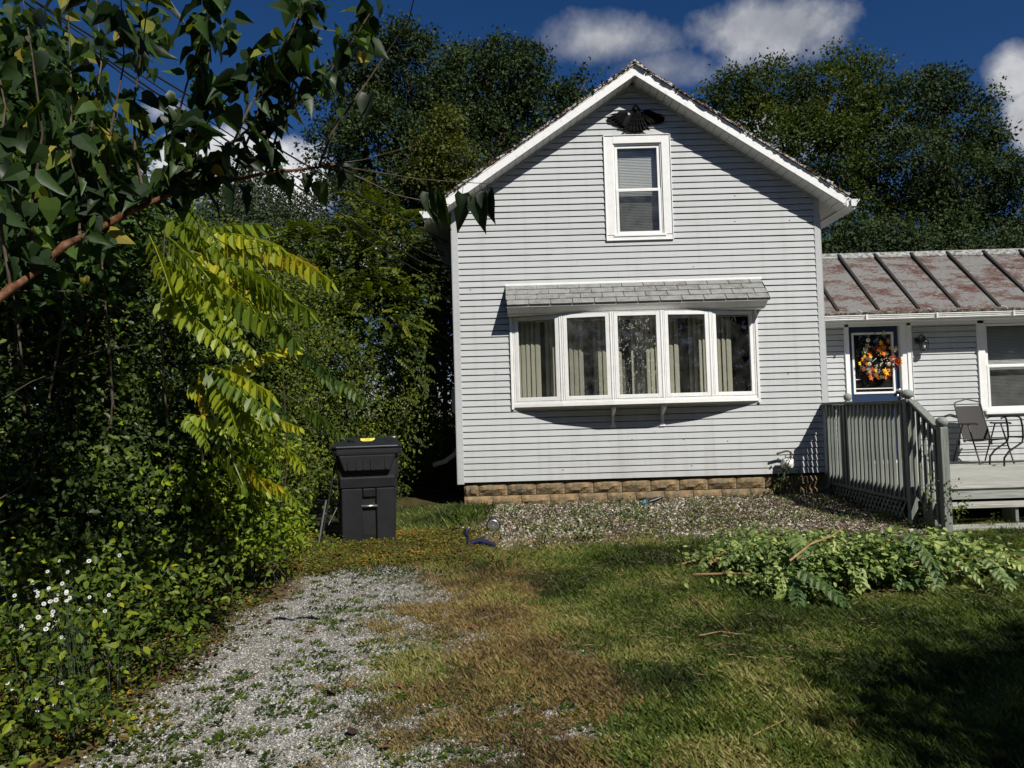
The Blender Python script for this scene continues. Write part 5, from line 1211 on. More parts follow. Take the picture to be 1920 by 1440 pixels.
tag(scatter('bed_stones', T_ST, P, sph(N_), np.tile([0, 0, 1.], (N_, 1))+sph(N_)*.4, .045*(.35+RNG.random(N_)**1.8), M['bedstone'], None, RNG.random(N_)*.8+.25*fbm(x, y, 2, 3)), 'loose pinkish white stones in the bed along the foundation', 'stones')

x, y = sample(15000, -1.2, 5.4, 7.6, 12.1, lambda x, y: sst(.45, .62, fbm(x, y, 1.3, 17))*sst(.1, .6, zones(x, y)[1])*.9, 1.1); N_ = len(x); a = RNG.random(N_)*2*PI
tag(scatter('bed_litter', T_FLAT, np.stack([x, y, gz(x, y)+.015+.025*RNG.random(N_)], -1), np.stack([np.cos(a), np.sin(a), .3*RNG.normal(size=N_)], -1), np.tile([0, 0, 1.], (N_, 1))+sph(N_)*.5, .06*(.4+RNG.random(N_)), M['litter'], None, RNG.random(N_), wid=.012), 'brown leaf litter and stalks over the stone bed', 'litter')
x, y = sample(9000, -1.2, 5.4, 7.6, 11.5, lambda x, y: sst(.5, .66, fbm(x, y, 1.7, 27))*zones(x, y)[1], 1.1); N_ = len(x)
tag(scatter('bed_ground_weeds', T_OVAL, np.stack([x, y, gz(x, y)+.02+.04*RNG.random(N_)], -1), sph(N_)+np.array([0, 0, .3]), np.tile([0, -.3, 1.], (N_, 1))+sph(N_)*.5, .035*(.4+RNG.random(N_)), M['lf_weed'], None, RNG.random(N_)*.8), 'low green weeds spreading through the stone bed', 'weeds')
# ---- grass
def grass(name, label, n, x0, x1, y0, y1, w, h, mt, wd=.007, lean=.6, pw=1.6, rscale=2., lift=0):
    x, y = sample(n, x0, x1, y0, y1, w, pw); N_ = len(x); P = np.stack([x, y, gz(x, y)-.004+lift*RNG.random(N_)], -1)
    a = RNG.random(N_)*2*PI; A = np.stack([np.cos(a)*lean*RNG.random(N_)*1.6, np.sin(a)*lean*RNG.random(N_)*1.6, np.ones(N_)*(.35+.65*RNG.random(N_))], -1)
    Nn = np.stack([np.cos(a+1.2), np.sin(a+1.2), .4*np.ones(N_)], -1)
    tall = .55+.9*fbm(x, y, 3.1, 83); S = h*(.5+.8*RNG.random(N_))*tall
    o = scatter(name, T_BLADE, P, A, Nn, S, mt, None, np.clip(.45+(fbm(x, y, rscale, 91)-.5)*1.9+(RNG.random(N_)-.5)*.6, 0, 1), wid=wd*(.7+.6*RNG.random(N_))*(1+.08*y)); return tag(o, label, 'grass')
grass('lawn_grass', 'green lawn grass right of the drive', 520000, -.2, 8.5, 2.8, 9.5, lambda x, y: zones(x, y)[2]*(.35+.85*fbm(x, y, 1.7, 12)), .062, M['grass'], .0036, 1.1)
grass('dry_grass', 'dry brown grass strip between gravel and lawn', 240000, -1.6, 1.6, 2.8, 8.6, lambda x, y: np.clip(1-zones(x, y)[0]*1.02-zones(x, y)[2]*.9, 0, 1)*.85, .045, M['drygrass'], .0032, 1.2)
grass('strip_grass', 'sparse green grass mixed through the dry strip beside the gravel', 60000, -1.6, 1.2, 2.8, 8.0, lambda x, y: sst(.45, .7, fbm(x, y, 1.5, 88))*(1-zones(x, y)[2])*sst(-.2, .3, x-np.interp(y, [3, 5, 8], [-.9, -.9, -1.4]))*.8, .045, M['grass'], .0034, 1.1)
grass('weedy_grass', 'patchy yellowing grass behind the dry strip before the house', 70000, -2.2, 5.5, 7.0, 12.2, lambda x, y: (1-.72*zones(x, y)[1])*.8*np.clip(fbm(x, y, 1.8, 33)*1.8-.5, 0, 1), .075, M['grass'], .006, .8, pw=1.2)
grass('weed_tuft_grass', 'tall bright grass tuft at the left corner of the foundation', 7000, -1.35, -.1, 9.2, 11.9, lambda x, y: sst(.3, .9, 1-np.hypot((x+.7)/.65, (y-10.6)/1.4)), .17, M['grass'], .005, .5, pw=1.1)
x, y = sample(30000, -.2, 8, 2.9, 9.2, lambda x, y: zones(x, y)[2]*sst(.42, .6, fbm(x, y, .9, 55)), 1.6); N_ = len(x); a = RNG.random(N_)*2*PI
tag(scatter('grass_clippings', T_FLAT, np.stack([x, y, gz(x, y)+.02+.03*RNG.random(N_)], -1), np.stack([np.cos(a), np.sin(a), .2*RNG.normal(size=N_)], -1), np.tile([0, 0, 1.], (N_, 1)), .06*(.4+RNG.random(N_)), M['straw'], None, RNG.random(N_)*.8, wid=.0026), 'straw coloured clippings scattered over the lawn', 'straw')
x, y = sample(26000, -2.1, .7, 2.9, 7.6, lambda x, y: zones(x, y)[0]*sst(.48, .66, fbm(x, y, 2.4, 47))*(.25+.75*sst(-1.6, -.4, x)), 1.7); N_ = len(x); a = RNG.random(N_)*2*PI
tag(scatter('leaf_debris', T_FLAT, np.stack([x, y, gz(x, y)+.008+.008*RNG.random(N_)], -1), np.stack([np.cos(a), np.sin(a), .15*RNG.normal(size=N_)], -1), np.tile([0, 0, 1.], (N_, 1))+sph(N_)*.3, .03*(.4+RNG.random(N_)), M['drygrass'], None, RNG.random(N_)*.6, wid=.006), 'brown leaf and grass debris scattered over the gravel', 'debris')
# small weeds coming up through the gravel
cx, cy = sample(1500, -1.9, .6, 3., 7.2, lambda x, y: np.clip(zones(x, y)[0]*(fbm(x, y, 1.9, 66)*2.2-.75+.5*sst(-1.2, -.3, x)*(1-sst(4.2, 5, y))), 0, 1)+.05, 1.6)
k = np.repeat(np.arange(len(cx)), 16); r = .05+.03*RNG.random(len(k)); a = RNG.random(len(k))*2*PI
rs = (.35+.9*RNG.random(len(cx)))[k]; x = cx[k]+np.cos(a)*r*rs*RNG.random(len(k)); y = cy[k]+np.sin(a)*r*rs*RNG.random(len(k)); N_ = len(x)
tag(scatter('gravel_weeds', T_OVAL, np.stack([x, y, gz(x, y)+.008], -1), np.stack([np.cos(a), np.sin(a), .45*np.ones(N_)], -1), np.tile([0, 0, 1.], (N_, 1))+sph(N_)*.3, .019*(.6+RNG.random(N_)), M['lf_weed'], None, (RNG.random(len(cx))*.6)[k]+.25*RNG.random(N_)-.05), 'small green rosette weeds coming up through the gravel', 'weeds')

# ---- asters
ast = thing('aster_plant', gnd(150, 1250), 'wild aster plant with small white flowers at the lower left', 'flowers')
mbs, mbf, mbc = MB(), MB(), MB()
for _ in range(60):
    px, py = random.gauss(105, 60), random.gauss(1125, 45); 
    if random.random() < .2: px, py = random.gauss(60, 40), random.gauss(1300, 25)
    Y = random.uniform(3.35, 3.9); c = at(px, py, Y); rad = random.uniform(.007, .011); nrm = unit(np.array([random.uniform(-.4, .7), -1, random.uniform(.2, 1.)]))
    u = unit(np.cross(nrm, (0, 0, 1.))); v = np.cross(u, nrm)
    for k in range(11):
        a = 2*PI*k/11; d = u*math.cos(a)+v*math.sin(a); s = u*math.cos(a+1.57)+v*math.sin(a+1.57)
        mbf.add([c+d*rad*.25, c+d*rad*.8+s*rad*.17, c+d*rad*1.1, c+d*rad*.8-s*rad*.17], [(0, 1, 2, 3)])
    mbc.lathe([(.0, .002), (rad*.3, .0), (0, -.002)], c+nrm*.0015, 6)
    g = np.array((c[0]+random.uniform(-.1, .1), c[1]+.15, .02)); mbs.tube([g, (g*.4+c*.6)+np.array((random.uniform(-.03, .03), .03, 0)), c-nrm*.002], [.0013, .0011, .0007], 4, False)
M['petal'] = flat('white_petal', (.8, .8, .82)); M['disc'] = flat('yellow_disc', (.5, .35, .03))
mk('flower_stems', mbs, M['w_gr'], ast, kind='stuff'); mk('petals', mbf, M['petal'], ast, kind='stuff'); mk('flower_centres', mbc, M['disc'], ast, kind='stuff')

# ---- yellow-green sapling with fern-like fronds: every frond a part
FM = []
for j, T in enumerate(FRONDS):
    pass
def frond_obj(idx, parent, p, q, name='frond', up=(0, 0, 1), mt=None, droop=None):
    """frond from p to q sharing one mesh per kind"""
    key = ('fr', idx, mt.name if mt else '')
    if key not in protos:
        V, F = FRONDS[idx]; me = bpy.data.meshes.new('frond'); me.from_pydata([tuple(v) for v in V], [], [tuple(int(i) for i in f) for f in F]); me.materials.append(mt or M['yfrond']); a_ = me.attributes.new('rnd', 'FLOAT', 'FACE'); a_.data.foreach_set('value', np.repeat(RNG.random(len(F)//2+1), 2)[:len(F)].astype(np.float32))
        me.update(); protos[key] = me
    a = np.array(q)-np.array(p); L = np.linalg.norm(a); a = a/L; n = np.array(up, float); n = unit(n-a*np.dot(n, a)+1e-6); x = np.cross(a, n)
    o = bpy.data.objects.new(name, protos[key]); COL.objects.link(o); o.parent = parent
    rm = Matrix(((x[0], a[0], n[0]), (x[1], a[1], n[1]), (x[2], a[2], n[2]))); o.rotation_euler = rm.to_euler(); o.scale = (L, L, L)
    o.location = tuple(np.array(p)-wloc(parent)); return o
M['yfrond'] = oleafmat('yellow_green_frond', [(0, (.04, .08, .008)), (.3, (.12, .18, .012)), (.7, (.26, .31, .015)), (.9, (.42, .4, .02)), (1, (.5, .24, .02))], .5, .3)
M['gfrond'] = oleafmat('green_frond', [(0, (.02, .045, .01)), (.5, (.045, .085, .015)), (1, (.1, .15, .02))], .45, .3)
def sapling(label, base, stems, fr, nextra, box, mt=None):
    root = thing('tree_of_heaven_sapling', base, label, 'sapling')
    for s in stems: mb = MB(); mb.tube([np.array(base)]+[at(*q) for q in s], [.012]+[.009-.002*i for i in range(len(s))], 5); mk('stem', mb, M['twig'], root)
    for (x0, y0, x1, y1, Y) in fr:
        Y2 = Y-random.uniform(.1, .35); frond_obj(3+random.randrange(3), root, at(x0, y0, Y), at(x1, y1, Y2), up=(random.uniform(-.4, .4), random.uniform(-.5, .3), 1), mt=mt)
    for _ in range(nextra):
        x0 = random.uniform(box[0], box[1]); y0 = random.uniform(box[2], box[3]); L = random.uniform(110, 190); a = random.gauss(.22, .45); Y = random.uniform(box[4], box[5])
        frond_obj(3+random.randrange(3), root, at(x0, y0, Y), at(x0+L*math.cos(a), y0+L*math.sin(a), Y-random.uniform(-.2, .3)), up=(random.uniform(-.3, .3), random.uniform(-.3, .2), 1), mt=mt)
    return root
sapling('young tree with long yellow green compound leaves under the mulberry branch', gnd(330, 1150), [[(320, 900, 5.7), (300, 600, 5.5), (310, 420, 5.4)]],
        [(330, 373, 415, 440, 5.2), (296, 400, 440, 480, 5.2), (310, 440, 400, 520, 5.1), (424, 495, 530, 530, 5.3), (490, 463, 625, 510, 5.4), (400, 545, 560, 618, 5.1), (290, 560, 430, 630, 5.1), (430, 520, 580, 560, 5.3), (440, 450, 590, 480, 5.5), (380, 590, 480, 640, 5.2), (300, 480, 420, 560, 5.2), (360, 470, 520, 560, 5.4), (300, 520, 440, 600, 5.3), (450, 560, 555, 640, 5.2), (280, 440, 330, 560, 5.1), (340, 420, 480, 460, 5.5), (380, 500, 500, 590, 5.2)], 7, (290, 400, 400, 500, 5.3, 5.7))
sapling('low young tree with drooping yellow leaflets halfway down the hedge', gnd(370, 1120), [[(390, 950, 5.9), (370, 760, 5.6), (375, 700, 5.4)]],
        [(373, 685, 515, 720, 5.1), (385, 690, 515, 762, 5.0), (375, 690, 372, 770, 5.2), (342, 775, 455, 800, 5.1), (345, 780, 400, 830, 5.0), (390, 700, 450, 790, 5.0), (350, 720, 430, 760, 5.2), (360, 700, 480, 740, 5.2), (340, 790, 430, 815, 5.1), (420, 750, 500, 800, 5.2)], 4, (340, 400, 690, 780, 5.2, 5.4))
sapling('small green sapling with ladder-like leaves right of the yellow one', gnd(520, 1060), [[(540, 850, 7.4), (530, 700, 7.2)]], [(530, 640, 630, 700, 7.2), (600, 700, 690, 740, 8.4), (490, 720, 560, 800, 7.2), (560, 760, 640, 800, 8.2)], 0, (500, 600, 600, 700, 7, 8), M['gfrond'])

sapling('small yellow green sprays low on the hedge toward the trash bin', gnd(480, 1080), [[(470, 950, 6.6), (460, 850, 6.5), (450, 780, 6.4)]],
        [(450, 790, 530, 820, 6.1), (455, 830, 520, 870, 6.0), (440, 850, 500, 910, 6.0), (470, 780, 560, 790, 6.4), (430, 880, 520, 900, 6.1), (500, 820, 570, 860, 6.5), (400, 840, 450, 900, 5.9), (480, 900, 560, 930, 6.3)], 0, (400, 500, 600, 700, 7, 8))
# ---- mulberry: near limb crossing the upper left
def leaf_mesh(seed, lobed):
    r = np.random.default_rng(seed); n = 8; V = [(0, 0, 0)]; F = []
    prof = [(.0, .0), (.26, -.07), (.4, .1), (.41, .3), (.33, .52), (.2, .74), (.09, .9), (0, 1.08)]
    if lobed: prof = [(.0, .0), (.25, -.06), (.42, .1), (.33, .25), (.24, .36), (.36, .52), (.2, .78), (0, 1.1)]
    mid = [(0, t) for t in (0, .05, .15, .3, .5, .72, .9, 1.08)]
    bend = .28*r.random()+.12; roll = .35+.35*r.random(); V = []
    for s in (-1, 1):
        for (x, y_) in prof: V.append((s*x*math.cos(roll), y_+r.normal()*.012, abs(x)*math.sin(roll)-bend*y_*y_+.02*math.sin(9*y_)))
    for (x, y_) in mid: V.append((0, y_, -bend*y_*y_))
    for i in range(n-1):
        F += [(16+i, i, i+1, 17+i), (16+i, 17+i, 8+i+1, 8+i)]
    # petiole
    b = len(V); V += [(-.012, .02, 0), (.012, .02, 0), (.01, -.28, .1), (-.01, -.28, .1)]; F.append((b, b+1, b+2, b+3))
    me = bpy.data.meshes.new('leaf'); me.from_pydata(V, [], F); me.polygons.foreach_set('use_smooth', [True]*len(F)); me.materials.append(M['mulleaf']); me.update(); return me
ML = [leaf_mesh(s, s > 3) for s in range(6)]
def make_mulberry():
    base = np.array((-3.6, 2.4, 0)); root = thing('mulberry_tree', base, 'mulberry tree with a long reddish limb reaching toward the house across the upper left', 'tree')
    limb = [(-260, 640, 2.4), (-40, 590, 2.6), (0, 560, 2.65), (60, 512, 2.75), (120, 462, 2.8), (190, 425, 2.9), (270, 385, 3.0), (340, 358, 3.05), (420, 338, 3.15), (520, 322, 3.2), (600, 311, 3.3), (645, 309, 3.35)]
    pts = [base+(0, 0, -.1), base+(.1, .05, 1.0)]+[at(*q) for q in limb]
    r_l = [.05, .038, .02]+[.0145, .014, .0135, .0128, .012, .011, .01, .0088, .0075, .0055, .0032]; q_, rl_ = pts[:3], r_l[:3]
    for i_ in range(3, len(pts)):
        for f_ in (.33, .66, 1.): q_.append(pts[i_-1]*(1-f_)+pts[i_]*f_+np.array((random.uniform(-.004, .004), 0, random.uniform(-.006, .006)))); rl_.append((r_l[i_-1]*(1-f_)+r_l[i_]*f_)*random.choice((.9, .95, 1., 1.05, 1.28)))
    mb = MB(); mb.tube(q_, rl_, 10); mk('limb', mb, M['mulbark'], root)
    shoots = [[(510, 323), (513, 272), (537, 194), (575, 78), (580, -10)], [(317, 364), (317, 292), (342, 187), (362, 117), (389, 39), (397, -20)], [(272, 377), (253, 280), (251, 194), (268, 78), (280, -20)],
              [(202, 379), (196, 311), (214, 214), (233, 117), (226, -20)], [(381, 350), (371, 292), (375, 218), (385, 144), (400, 30)], [(361, 354), (432, 280), (467, 202), (502, 144), (544, 66), (580, -20)],
              [(365, 354), (428, 272), (533, 190), (603, 144), (661, 78), (700, 15)], [(150, 440), (150, 358), (133, 300), (133, 146), (126, -20)], [(268, 377), (307, 334), (358, 264), (440, 171), (500, 100)],
              [(430, 345), (470, 250), (500, 160), (555, 90), (560, 0)], [(60, 512), (60, 380), (80, 250), (60, 100), (40, -20)], [(175, 432), (150, 358), (170, 250), (190, 120), (180, -10)], [(20, 540), (-10, 350), (10, 200), (-20, 50)],
              [(598, 311), (622, 250), (684, 160), (766, 40), (778, -10)], [(326, 335), (400, 300), (430, 290)]]
    twigs = [[(625, 310), (700, 322), (780, 335), (850, 341), (925, 345)], [(625, 312), (690, 340), (740, 365), (800, 378), (850, 385)], [(600, 311), (680, 300), (780, 272)], [(560, 316), (580, 340), (610, 360)], [(330, 362), (380, 430), (440, 470), (520, 460)], [(0, 545), (100, 546), (140, 546), (210, 570), (280, 590), (340, 620)], [(120, 546), (125, 565), (145, 590)], [(100, 690), (180, 660), (260, 645)], [(10, 745), (60, 715), (105, 698)], [(0, 935), (50, 905), (75, 850)], [(0, 980), (40, 965), (80, 958)]]
    lv = []
    for i, s in enumerate(shoots):
        Y0 = np.interp(s[0][0], [0, 300, 640], [2.7, 3.05, 3.35]); P = [at(x, y, Y0+.07*j*random.uniform(-1, .8)) for j, (x, y) in enumerate(s)]
        r_ = .0065 if i != 7 else .008; mb = MB(); mb.tube(P, list(np.linspace(r_, .0022, len(P))), 6); mk('shoot', mb, M['twig'], root)
        for j in range(1, len(P)) if i != 13 else []:
            for f in (.1, .35, .6, .85):
                if random.random() < (.8 if s[0][0] > 300 else .85): lv.append(P[j-1]*(1-f)+P[j]*f)
        if i != 13: lv.append(P[-1])
    for s in twigs:
        Y0 = 3.35 if s[0][0] > 300 else 3.6; P = [at(x, y, Y0+.03*j) for j, (x, y) in enumerate(s)]
        mb = MB(); mb.tube(P, list(np.linspace(.0035, .0015, len(P))), 5); mk('twig', mb, M['twig'], root)
    k = 0
    def put(p, sc, a, n):
        nonlocal k
        a = unit(np.array(a, float)); n = unit(np.array(n, float)-a*np.dot(n, a)); x = np.cross(a, n)
        o = bpy.data.objects.new('leaf', ML[random.randrange(6)]); COL.objects.link(o); o.parent = root
        o.rotation_euler = Matrix(((x[0], a[0], n[0]), (x[1], a[1], n[1]), (x[2], a[2], n[2]))).to_euler(); o.scale = (sc*random.uniform(.75, 1.1), sc, sc); o.location = tuple(p+a*sc*.28-wloc(root)); k += 1
    # named leaves at the tip of the limb, in front of the gable
    for px, py, L in ((800, 345, 60), (815, 345, 62), (826, 352, 60), (868, 345, 66), (902, 348, 66), (915, 346, 56), (578, 320, 34), (545, 325, 40), (440, 335, 50), (455, 340, 44), (600, 330, 44), (690, 165, 50), (640, 300, 40), (655, 298, 36)):
        put(at(px, py, 3.4), L*3.4/FPX, (random.uniform(-.15, .25), random.uniform(-.2, .2), -1), (random.uniform(-.8, .8), -1, .2))
    random.shuffle(lv); lvall = list(lv)
    for p in lv:
        if k >= 292: break
        az = random.random()*2*PI; put(p, random.uniform(.07, .125), (math.cos(az)*.8, math.sin(az)*.6, random.uniform(-1.3, .1)), (random.uniform(-1, 1), random.uniform(-1, .5), random.uniform(-.1, 1.)))
    # further leaves of the same tree, higher up to the left
    lobes = lob([(30, 60, 3.5, 90), (110, 120, 3.7, 80), (60, 260, 3.5, 100), (150, 300, 3.9, 70), (20, 420, 3.5, 90), (280, 60, 3.9, 50), (420, 60, 3.8, 40), (640, 90, 3.8, 30), (130, 450, 3.8, 60)])
    P, out, cv = crown_pts(lobes, 620, 5, .06, .1, 1.); N_ = len(P)
    SP = np.array([p for p in lvall]); ii = RNG.integers(0, len(SP), 400); P = np.concatenate([P, SP[ii]+RNG.normal(size=(400, 3))*.03]); N_ = len(P)
    A = sph(N_)*.7+np.array([0, 0, -.7]); Nn = sph(N_)+np.array([0, -.3, .3])
    hv = np.array([(0, 0, 0), (-.24, -.06, .1), (-.38, .12, .16), (-.34, .42, .12), (-.14, .8, .0), (0, 1.08, -.16), (0, .45, -.02), (.14, .8, .0), (.34, .42, .12), (.38, .12, .16), (.24, -.06, .1)], float)
    T = (hv, np.array([[0, 6, 2, 1], [6, 4, 3, 2], [6, 5, 4, 6], [0, 10, 9, 6], [6, 9, 8, 7], [6, 7, 5, 6]])[[0, 1, 3, 4]])
    hv[4] = (-.1, .9, -.06); hv[7] = (.1, .9, -.06); T = (hv, np.array([[0, 6, 2, 1], [6, 5, 3, 2], [0, 10, 9, 6], [6, 9, 8, 5]]))
    scatter('leaf_mass', T, P, A, Nn, .088*(.6+.6*RNG.random(N_)), M['mulleaf_s'], root, RNG.random(N_))
make_mulberry()

# ---- brush pile: cut branches lying before the steps
def cut_branch(label, px0, px1, nleaf, leaf, frn=0, rad=.13, zt=.0):
    """branch on the ground from (px, py, height) to (px, py, height)"""
    a = gnd(*px0); b = gnd(*px1)
    root = thing('cut_branch', (a[0], a[1], 0), label, 'branch', 'cut branches heaped before the steps')
    m = (a+b)/2+np.array((random.uniform(-.1, .1), random.uniform(-.1, .1), .05)); mb = MB(); mb.tube([a, m, b], [.017, .011, .004], 6); mk('stem', mb, M['cutwood'], root)
    Q = []
    for _ in range(4):
        f = random.uniform(.3, .95); s = a*(1-f)+b*f+np.array((0, 0, .05*math.sin(PI*f))); e = s+unit(b-a)*random.uniform(.2, .45)+np.array((random.uniform(-.25, .25), random.uniform(-.3, .2), random.uniform(-.02, .12)))
        mb = MB(); mb.tube([s, (s+e)/2+(0, 0, .02), e], [.006, .004, .002], 5); mk('side_twig', mb, M['cutwood'], root); Q.append((s, e))
    Q.append((a*.6+b*.4, b)); Q.append((a*.35+b*.65, b))
    idx = RNG.integers(0, len(Q), nleaf); f = RNG.random(nleaf)[:, None]; S0 = np.array([q[0] for q in Q]); E0 = np.array([q[1] for q in Q])
    P = S0[idx]*(1-f)+E0[idx]*f+RNG.normal(size=(nleaf, 3))*np.array([rad*1.3, rad*1.1, rad*.34]); P[:, 2] = np.maximum(P[:, 2], gz(P[:, 0], P[:, 1])+.015)
    A = sph(nleaf)+unit(b-a)*.6; A[:, 2] = A[:, 2]*.5-.25; Nn = np.tile([.15, -.5, .9], (nleaf, 1))+sph(nleaf)*.55
    scatter('leaves', T_OVAL, P, A, Nn, leaf*(.6+.7*RNG.random(nleaf)), M['lf_pale'], root, RNG.random(nleaf)*.85+.15*RNG.random())
    for _ in range(frn):
        s, e = random.choice(Q); f_ = random.random(); p = s*(1-f_)+e*f_+(0, 0, .06); az = random.gauss(-PI/2, .8); fl_ = random.uniform(.3, .55); q = p+np.array((math.cos(az)*fl_, math.sin(az)*fl_, random.uniform(-.16, -.02)))
        q[2] = max(q[2], float(gz(q[0], q[1]))+.03); frond_obj(random.randrange(3), root, p, q, 'frond', (0, -.2, 1), M['pfrond'])
    return root
M['pfrond'] = oleafmat('wilted_pale_frond', [(0, (.03, .07, .015)), (.4, (.09, .15, .035)), (1, (.36, .43, .12))], .55, .25)
B = [('leftmost cut branch with a bare reddish butt pointing left', (1262, 1084, .05), (1440, 1075, .18), 260, .075, 3), ('cut branch at the back of the heap with pale upturned leaves', (1380, 1040, .12), (1600, 1030, .36), 420, .08, 1),
     ('pale leaved cut branch in the middle of the heap', (1440, 1075, .15), (1620, 1065, .34), 460, .075, 4), ('cut branch with long drooping leaf fans at the front of the heap', (1480, 1110, .08), (1640, 1085, .28), 300, .08, 8),
     ('dark leaved cut branch at the left front of the heap', (1300, 1100, .06), (1480, 1120, .12), 420, .07, 5), ('cut branch reaching toward the stair post with broad pale leaves', (1600, 1050, .2), (1780, 1035, .34), 380, .1, 3),
     ('rightmost cut branch with leaves trailing over the lawn', (1700, 1060, .1), (1880, 1060, .14), 240, .085, 3), ('cut branch with small leaves on the far left of the heap', (1330, 1060, .1), (1420, 1010, .3), 330, .06, 1),
     ('cut branch hanging a dark leaf fan on the right front', (1620, 1100, .12), (1740, 1090, .26), 200, .09, 5), ('cut branch on top of the heap with yellowing leaves', (1500, 1050, .3), (1700, 1050, .42), 380, .085, 2),
     ('short leafy cut branch at the upper left of the heap', (1340, 1075, .15), (1500, 1040, .34), 380, .07, 2)]
for b in B:
    b = (b[0], (b[1][0], b[1][1]-(22 if b[1][1] > 1070 else 0), b[1][2]*.7), (b[2][0], b[2][1]-(28 if b[2][1] > 1070 else 0), b[2][2]*.62))+b[3:]
    cut_branch(b[0], b[1], b[2], int(b[3]*1.7), b[4]*.68, b[5]+3)
for pts, r_, lb in (([(1480, 1052, .35), (1520, 1020, .42), (1560, 1005, .46), (1580, 990, .5)], .01, 'arching bare cut stem standing out of the leaf heap'), ([(1720, 1078, .1), (1800, 1070, .12), (1900, 1058, .14)], .008, 'thin bare stem trailing right from the heap'),
                ([(1295, 1116, .04), (1335, 1155, .05), (1368, 1185, .03)], .006, 'thin pale stick lying on the lawn before the heap'), ([(1310, 1192, .02), (1350, 1184, .03), (1410, 1192, .02)], .006, 'curved pale stick across the lawn'),
                ([(1560, 1178, .02), (1620, 1160, .03)], .004, 'short straw stick in the middle of the lawn'), ([(1400, 1385, .02), (1470, 1350, .04)], .004, 'brown stick near the bottom of the lawn'),
                ([(330, 1190, .1), (180, 1250, .25)], .005, 'bare arching stem in the weeds at the left edge'), ([(500, 1250, .2), (430, 1300, .05)], .003, 'thin dry stalk beside the drive'), ([(235, 1320, .03), (130, 1385, .03)], .004, 'long dry stalk lying at the lower left'),
                ([(600, 890, .5), (585, 960, .1)], .004, 'thin twig in front of the bush by the bin')):
    P = []
    for (x, y_, z) in pts: p = gnd(x, y_, z); P.append(p)
    mb = MB(); mb.tube(P, list(np.linspace(r_, r_*.4, len(P))), 6); tag(mk('stick', mb, M['cutwood']), lb, 'stick')

# ---- dead leaves on the gravel: each one a thing
dm = []
for s in range(3):
    me = leaf_mesh(20+s, s == 1); me = me.copy(); me.materials.clear(); me.materials.append(M['deadleaf']); dm.append(me)
spots = [(458, 1255, 'small brown leaf at the left edge of the gravel beside the weeds'), (588, 1180, 'brown leaf high on the left part of the gravel drive'), (510, 1165, 'dark brown leaf near the upper left edge of the gravel'),
  (820, 1280, 'curled brown leaf where the gravel meets the dry grass'), (742, 1282, 'brown leaf in the middle of the gravel, left of the one by the dry grass'), (625, 1300, 'brown leaf low in the middle of the gravel drive'),
  (660, 1370, 'large brown leaf near the bottom of the gravel, right of centre'), (470, 1400, 'large dark leaf at the bottom left of the gravel drive'), (730, 1395, 'brown leaf at the bottom edge between gravel and dry grass'),
  (880, 1175, 'brown leaf on the upper part of the dry grass strip'), (960, 1230, 'tan leaf in the middle of the dry grass strip'), (1345, 1350, 'reddish leaf lying on the lawn near the bottom of the picture'), (1140, 1390, 'brown leaf at the bottom corner of the dry grass by the lawn'), (715, 1062, 'brown leaf at the far end of the gravel before the bin')]
for i, (px, py, lb_) in enumerate(spots):
    p = gnd(px, py, .03); p[2] = float(gz(p[0], p[1]))+.022; o = bpy.data.objects.new('fallen_leaf', dm[i % 3]); COL.objects.link(o); o.location = tuple(p); s_ = random.uniform(.045, .085); o.scale = (s_, s_, s_*.8)
    o.rotation_euler = (random.uniform(-.4, .4), random.uniform(-.4, .4), random.random()*6.28); tag(o, lb_, 'leaf', 'dead leaves fallen on the drive')
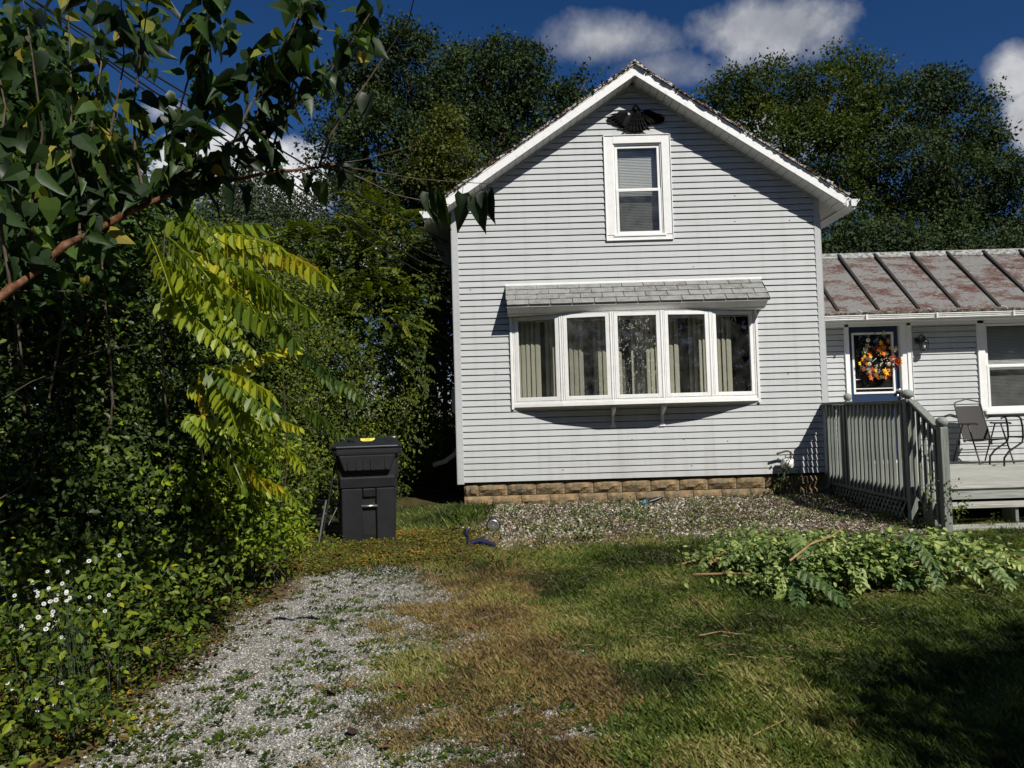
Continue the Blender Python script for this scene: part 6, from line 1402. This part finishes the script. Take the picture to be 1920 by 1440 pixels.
# ---- climbing weeds on the steps and foundation
def weed(name, label, pts, n, leaf, mt, r=.05):
    P0 = [np.array(p, float) for p in pts]; root = thing(name, (P0[0][0], P0[0][1], 0), label, 'weed'); mb = MB(); mb.tube(P0, list(np.linspace(.005, .0015, len(P0))), 5); mk('stem', mb, M['w_gr'], root)
    i = RNG.integers(0, len(P0)-1, n); f = RNG.random(n)[:, None]; A0 = np.array(P0); P = A0[i]*(1-f)+A0[i+1]*f+RNG.normal(size=(n, 3))*r
    scatter('leaves', T_OVAL, P, sph(n)+np.array([0, -.2, -.2]), sph(n)*.6+np.array([.2, -.5, .7]), leaf*(.6+.7*RNG.random(n)), mt, root, RNG.random(n)*.75)
weed('climbing_weed', 'climbing weed growing up through the stair balusters', [at(1735, 1010, 8.95), at(1740, 960, 8.9), at(1748, 920, 8.85), at(1740, 885, 8.85)], 110, .045, M['lf_weed'], .055)
weed('climbing_weed', 'leafy weed sprouting from the left end of the steps', [at(1785, 990, 8.9), at(1788, 960, 8.7), at(1780, 920, 8.65), at(1786, 906, 8.65)], 80, .035, M['lf_weed'], .05)
weed('climbing_weed', 'weed leaning right over the lower step', [at(1790, 985, 8.8), at(1800, 955, 8.75), at(1820, 940, 8.7)], 45, .035, M['lf_weed'], .04)
weed('foundation_weed', 'weed growing against the siding beside the gas meter', [at(1462, 925, FY-.2), at(1465, 900, FY-.2), at(1475, 875, FY-.2), at(1480, 858, FY-.2)], 90, .05, M['lf_mid'], .06)
weed('foundation_weed', 'low weed shaded by the railing next to the gas meter', [at(1500, 925, FY-.25), at(1505, 905, FY-.22), at(1500, 880, FY-.2)], 60, .045, M['lf_mid'], .05)
weed('step_weed', 'small yellow flowered weed under the steps', [at(1855, 990, 9.0), at(1857, 975, 8.98), at(1865, 965, 8.95)], 25, .03, M['lf_weed'], .04)
for lb, px, py in (('bushy weed in the grass before the stone bed', 1100, 1018), ('green weed clump beside the garden light', 860, 1010), ('low weed growing at the middle of the stone bed', 1190, 975)):
    p = gnd(px, py, .06); z_ = float(gz(p[0], p[1])); weed('bed_weed', lb, [(p[0], p[1], z_), (p[0]+.05, p[1], z_+.1), (p[0], p[1], z_+.16)], 130, .04, M['lf_mid'], .09)

tree('sky_block_trees', 'unseen dark tree line added behind the viewer to block sky light and darken reflections', 'tree', [(x_, -15-.012*x_*x_*(-1 if x_ > 0 else -.6), z_, 4.2, 2.2, 4) for x_ in range(-30, 42, 6) for z_ in (3.2, 8.2)], (2, -17, 0), .3, 46000, .5, M['lf_tree_dark'], per=24, sig=.7, shell=.2)  # unseen trees added behind the viewer, dense enough to cut sky fill and reflections
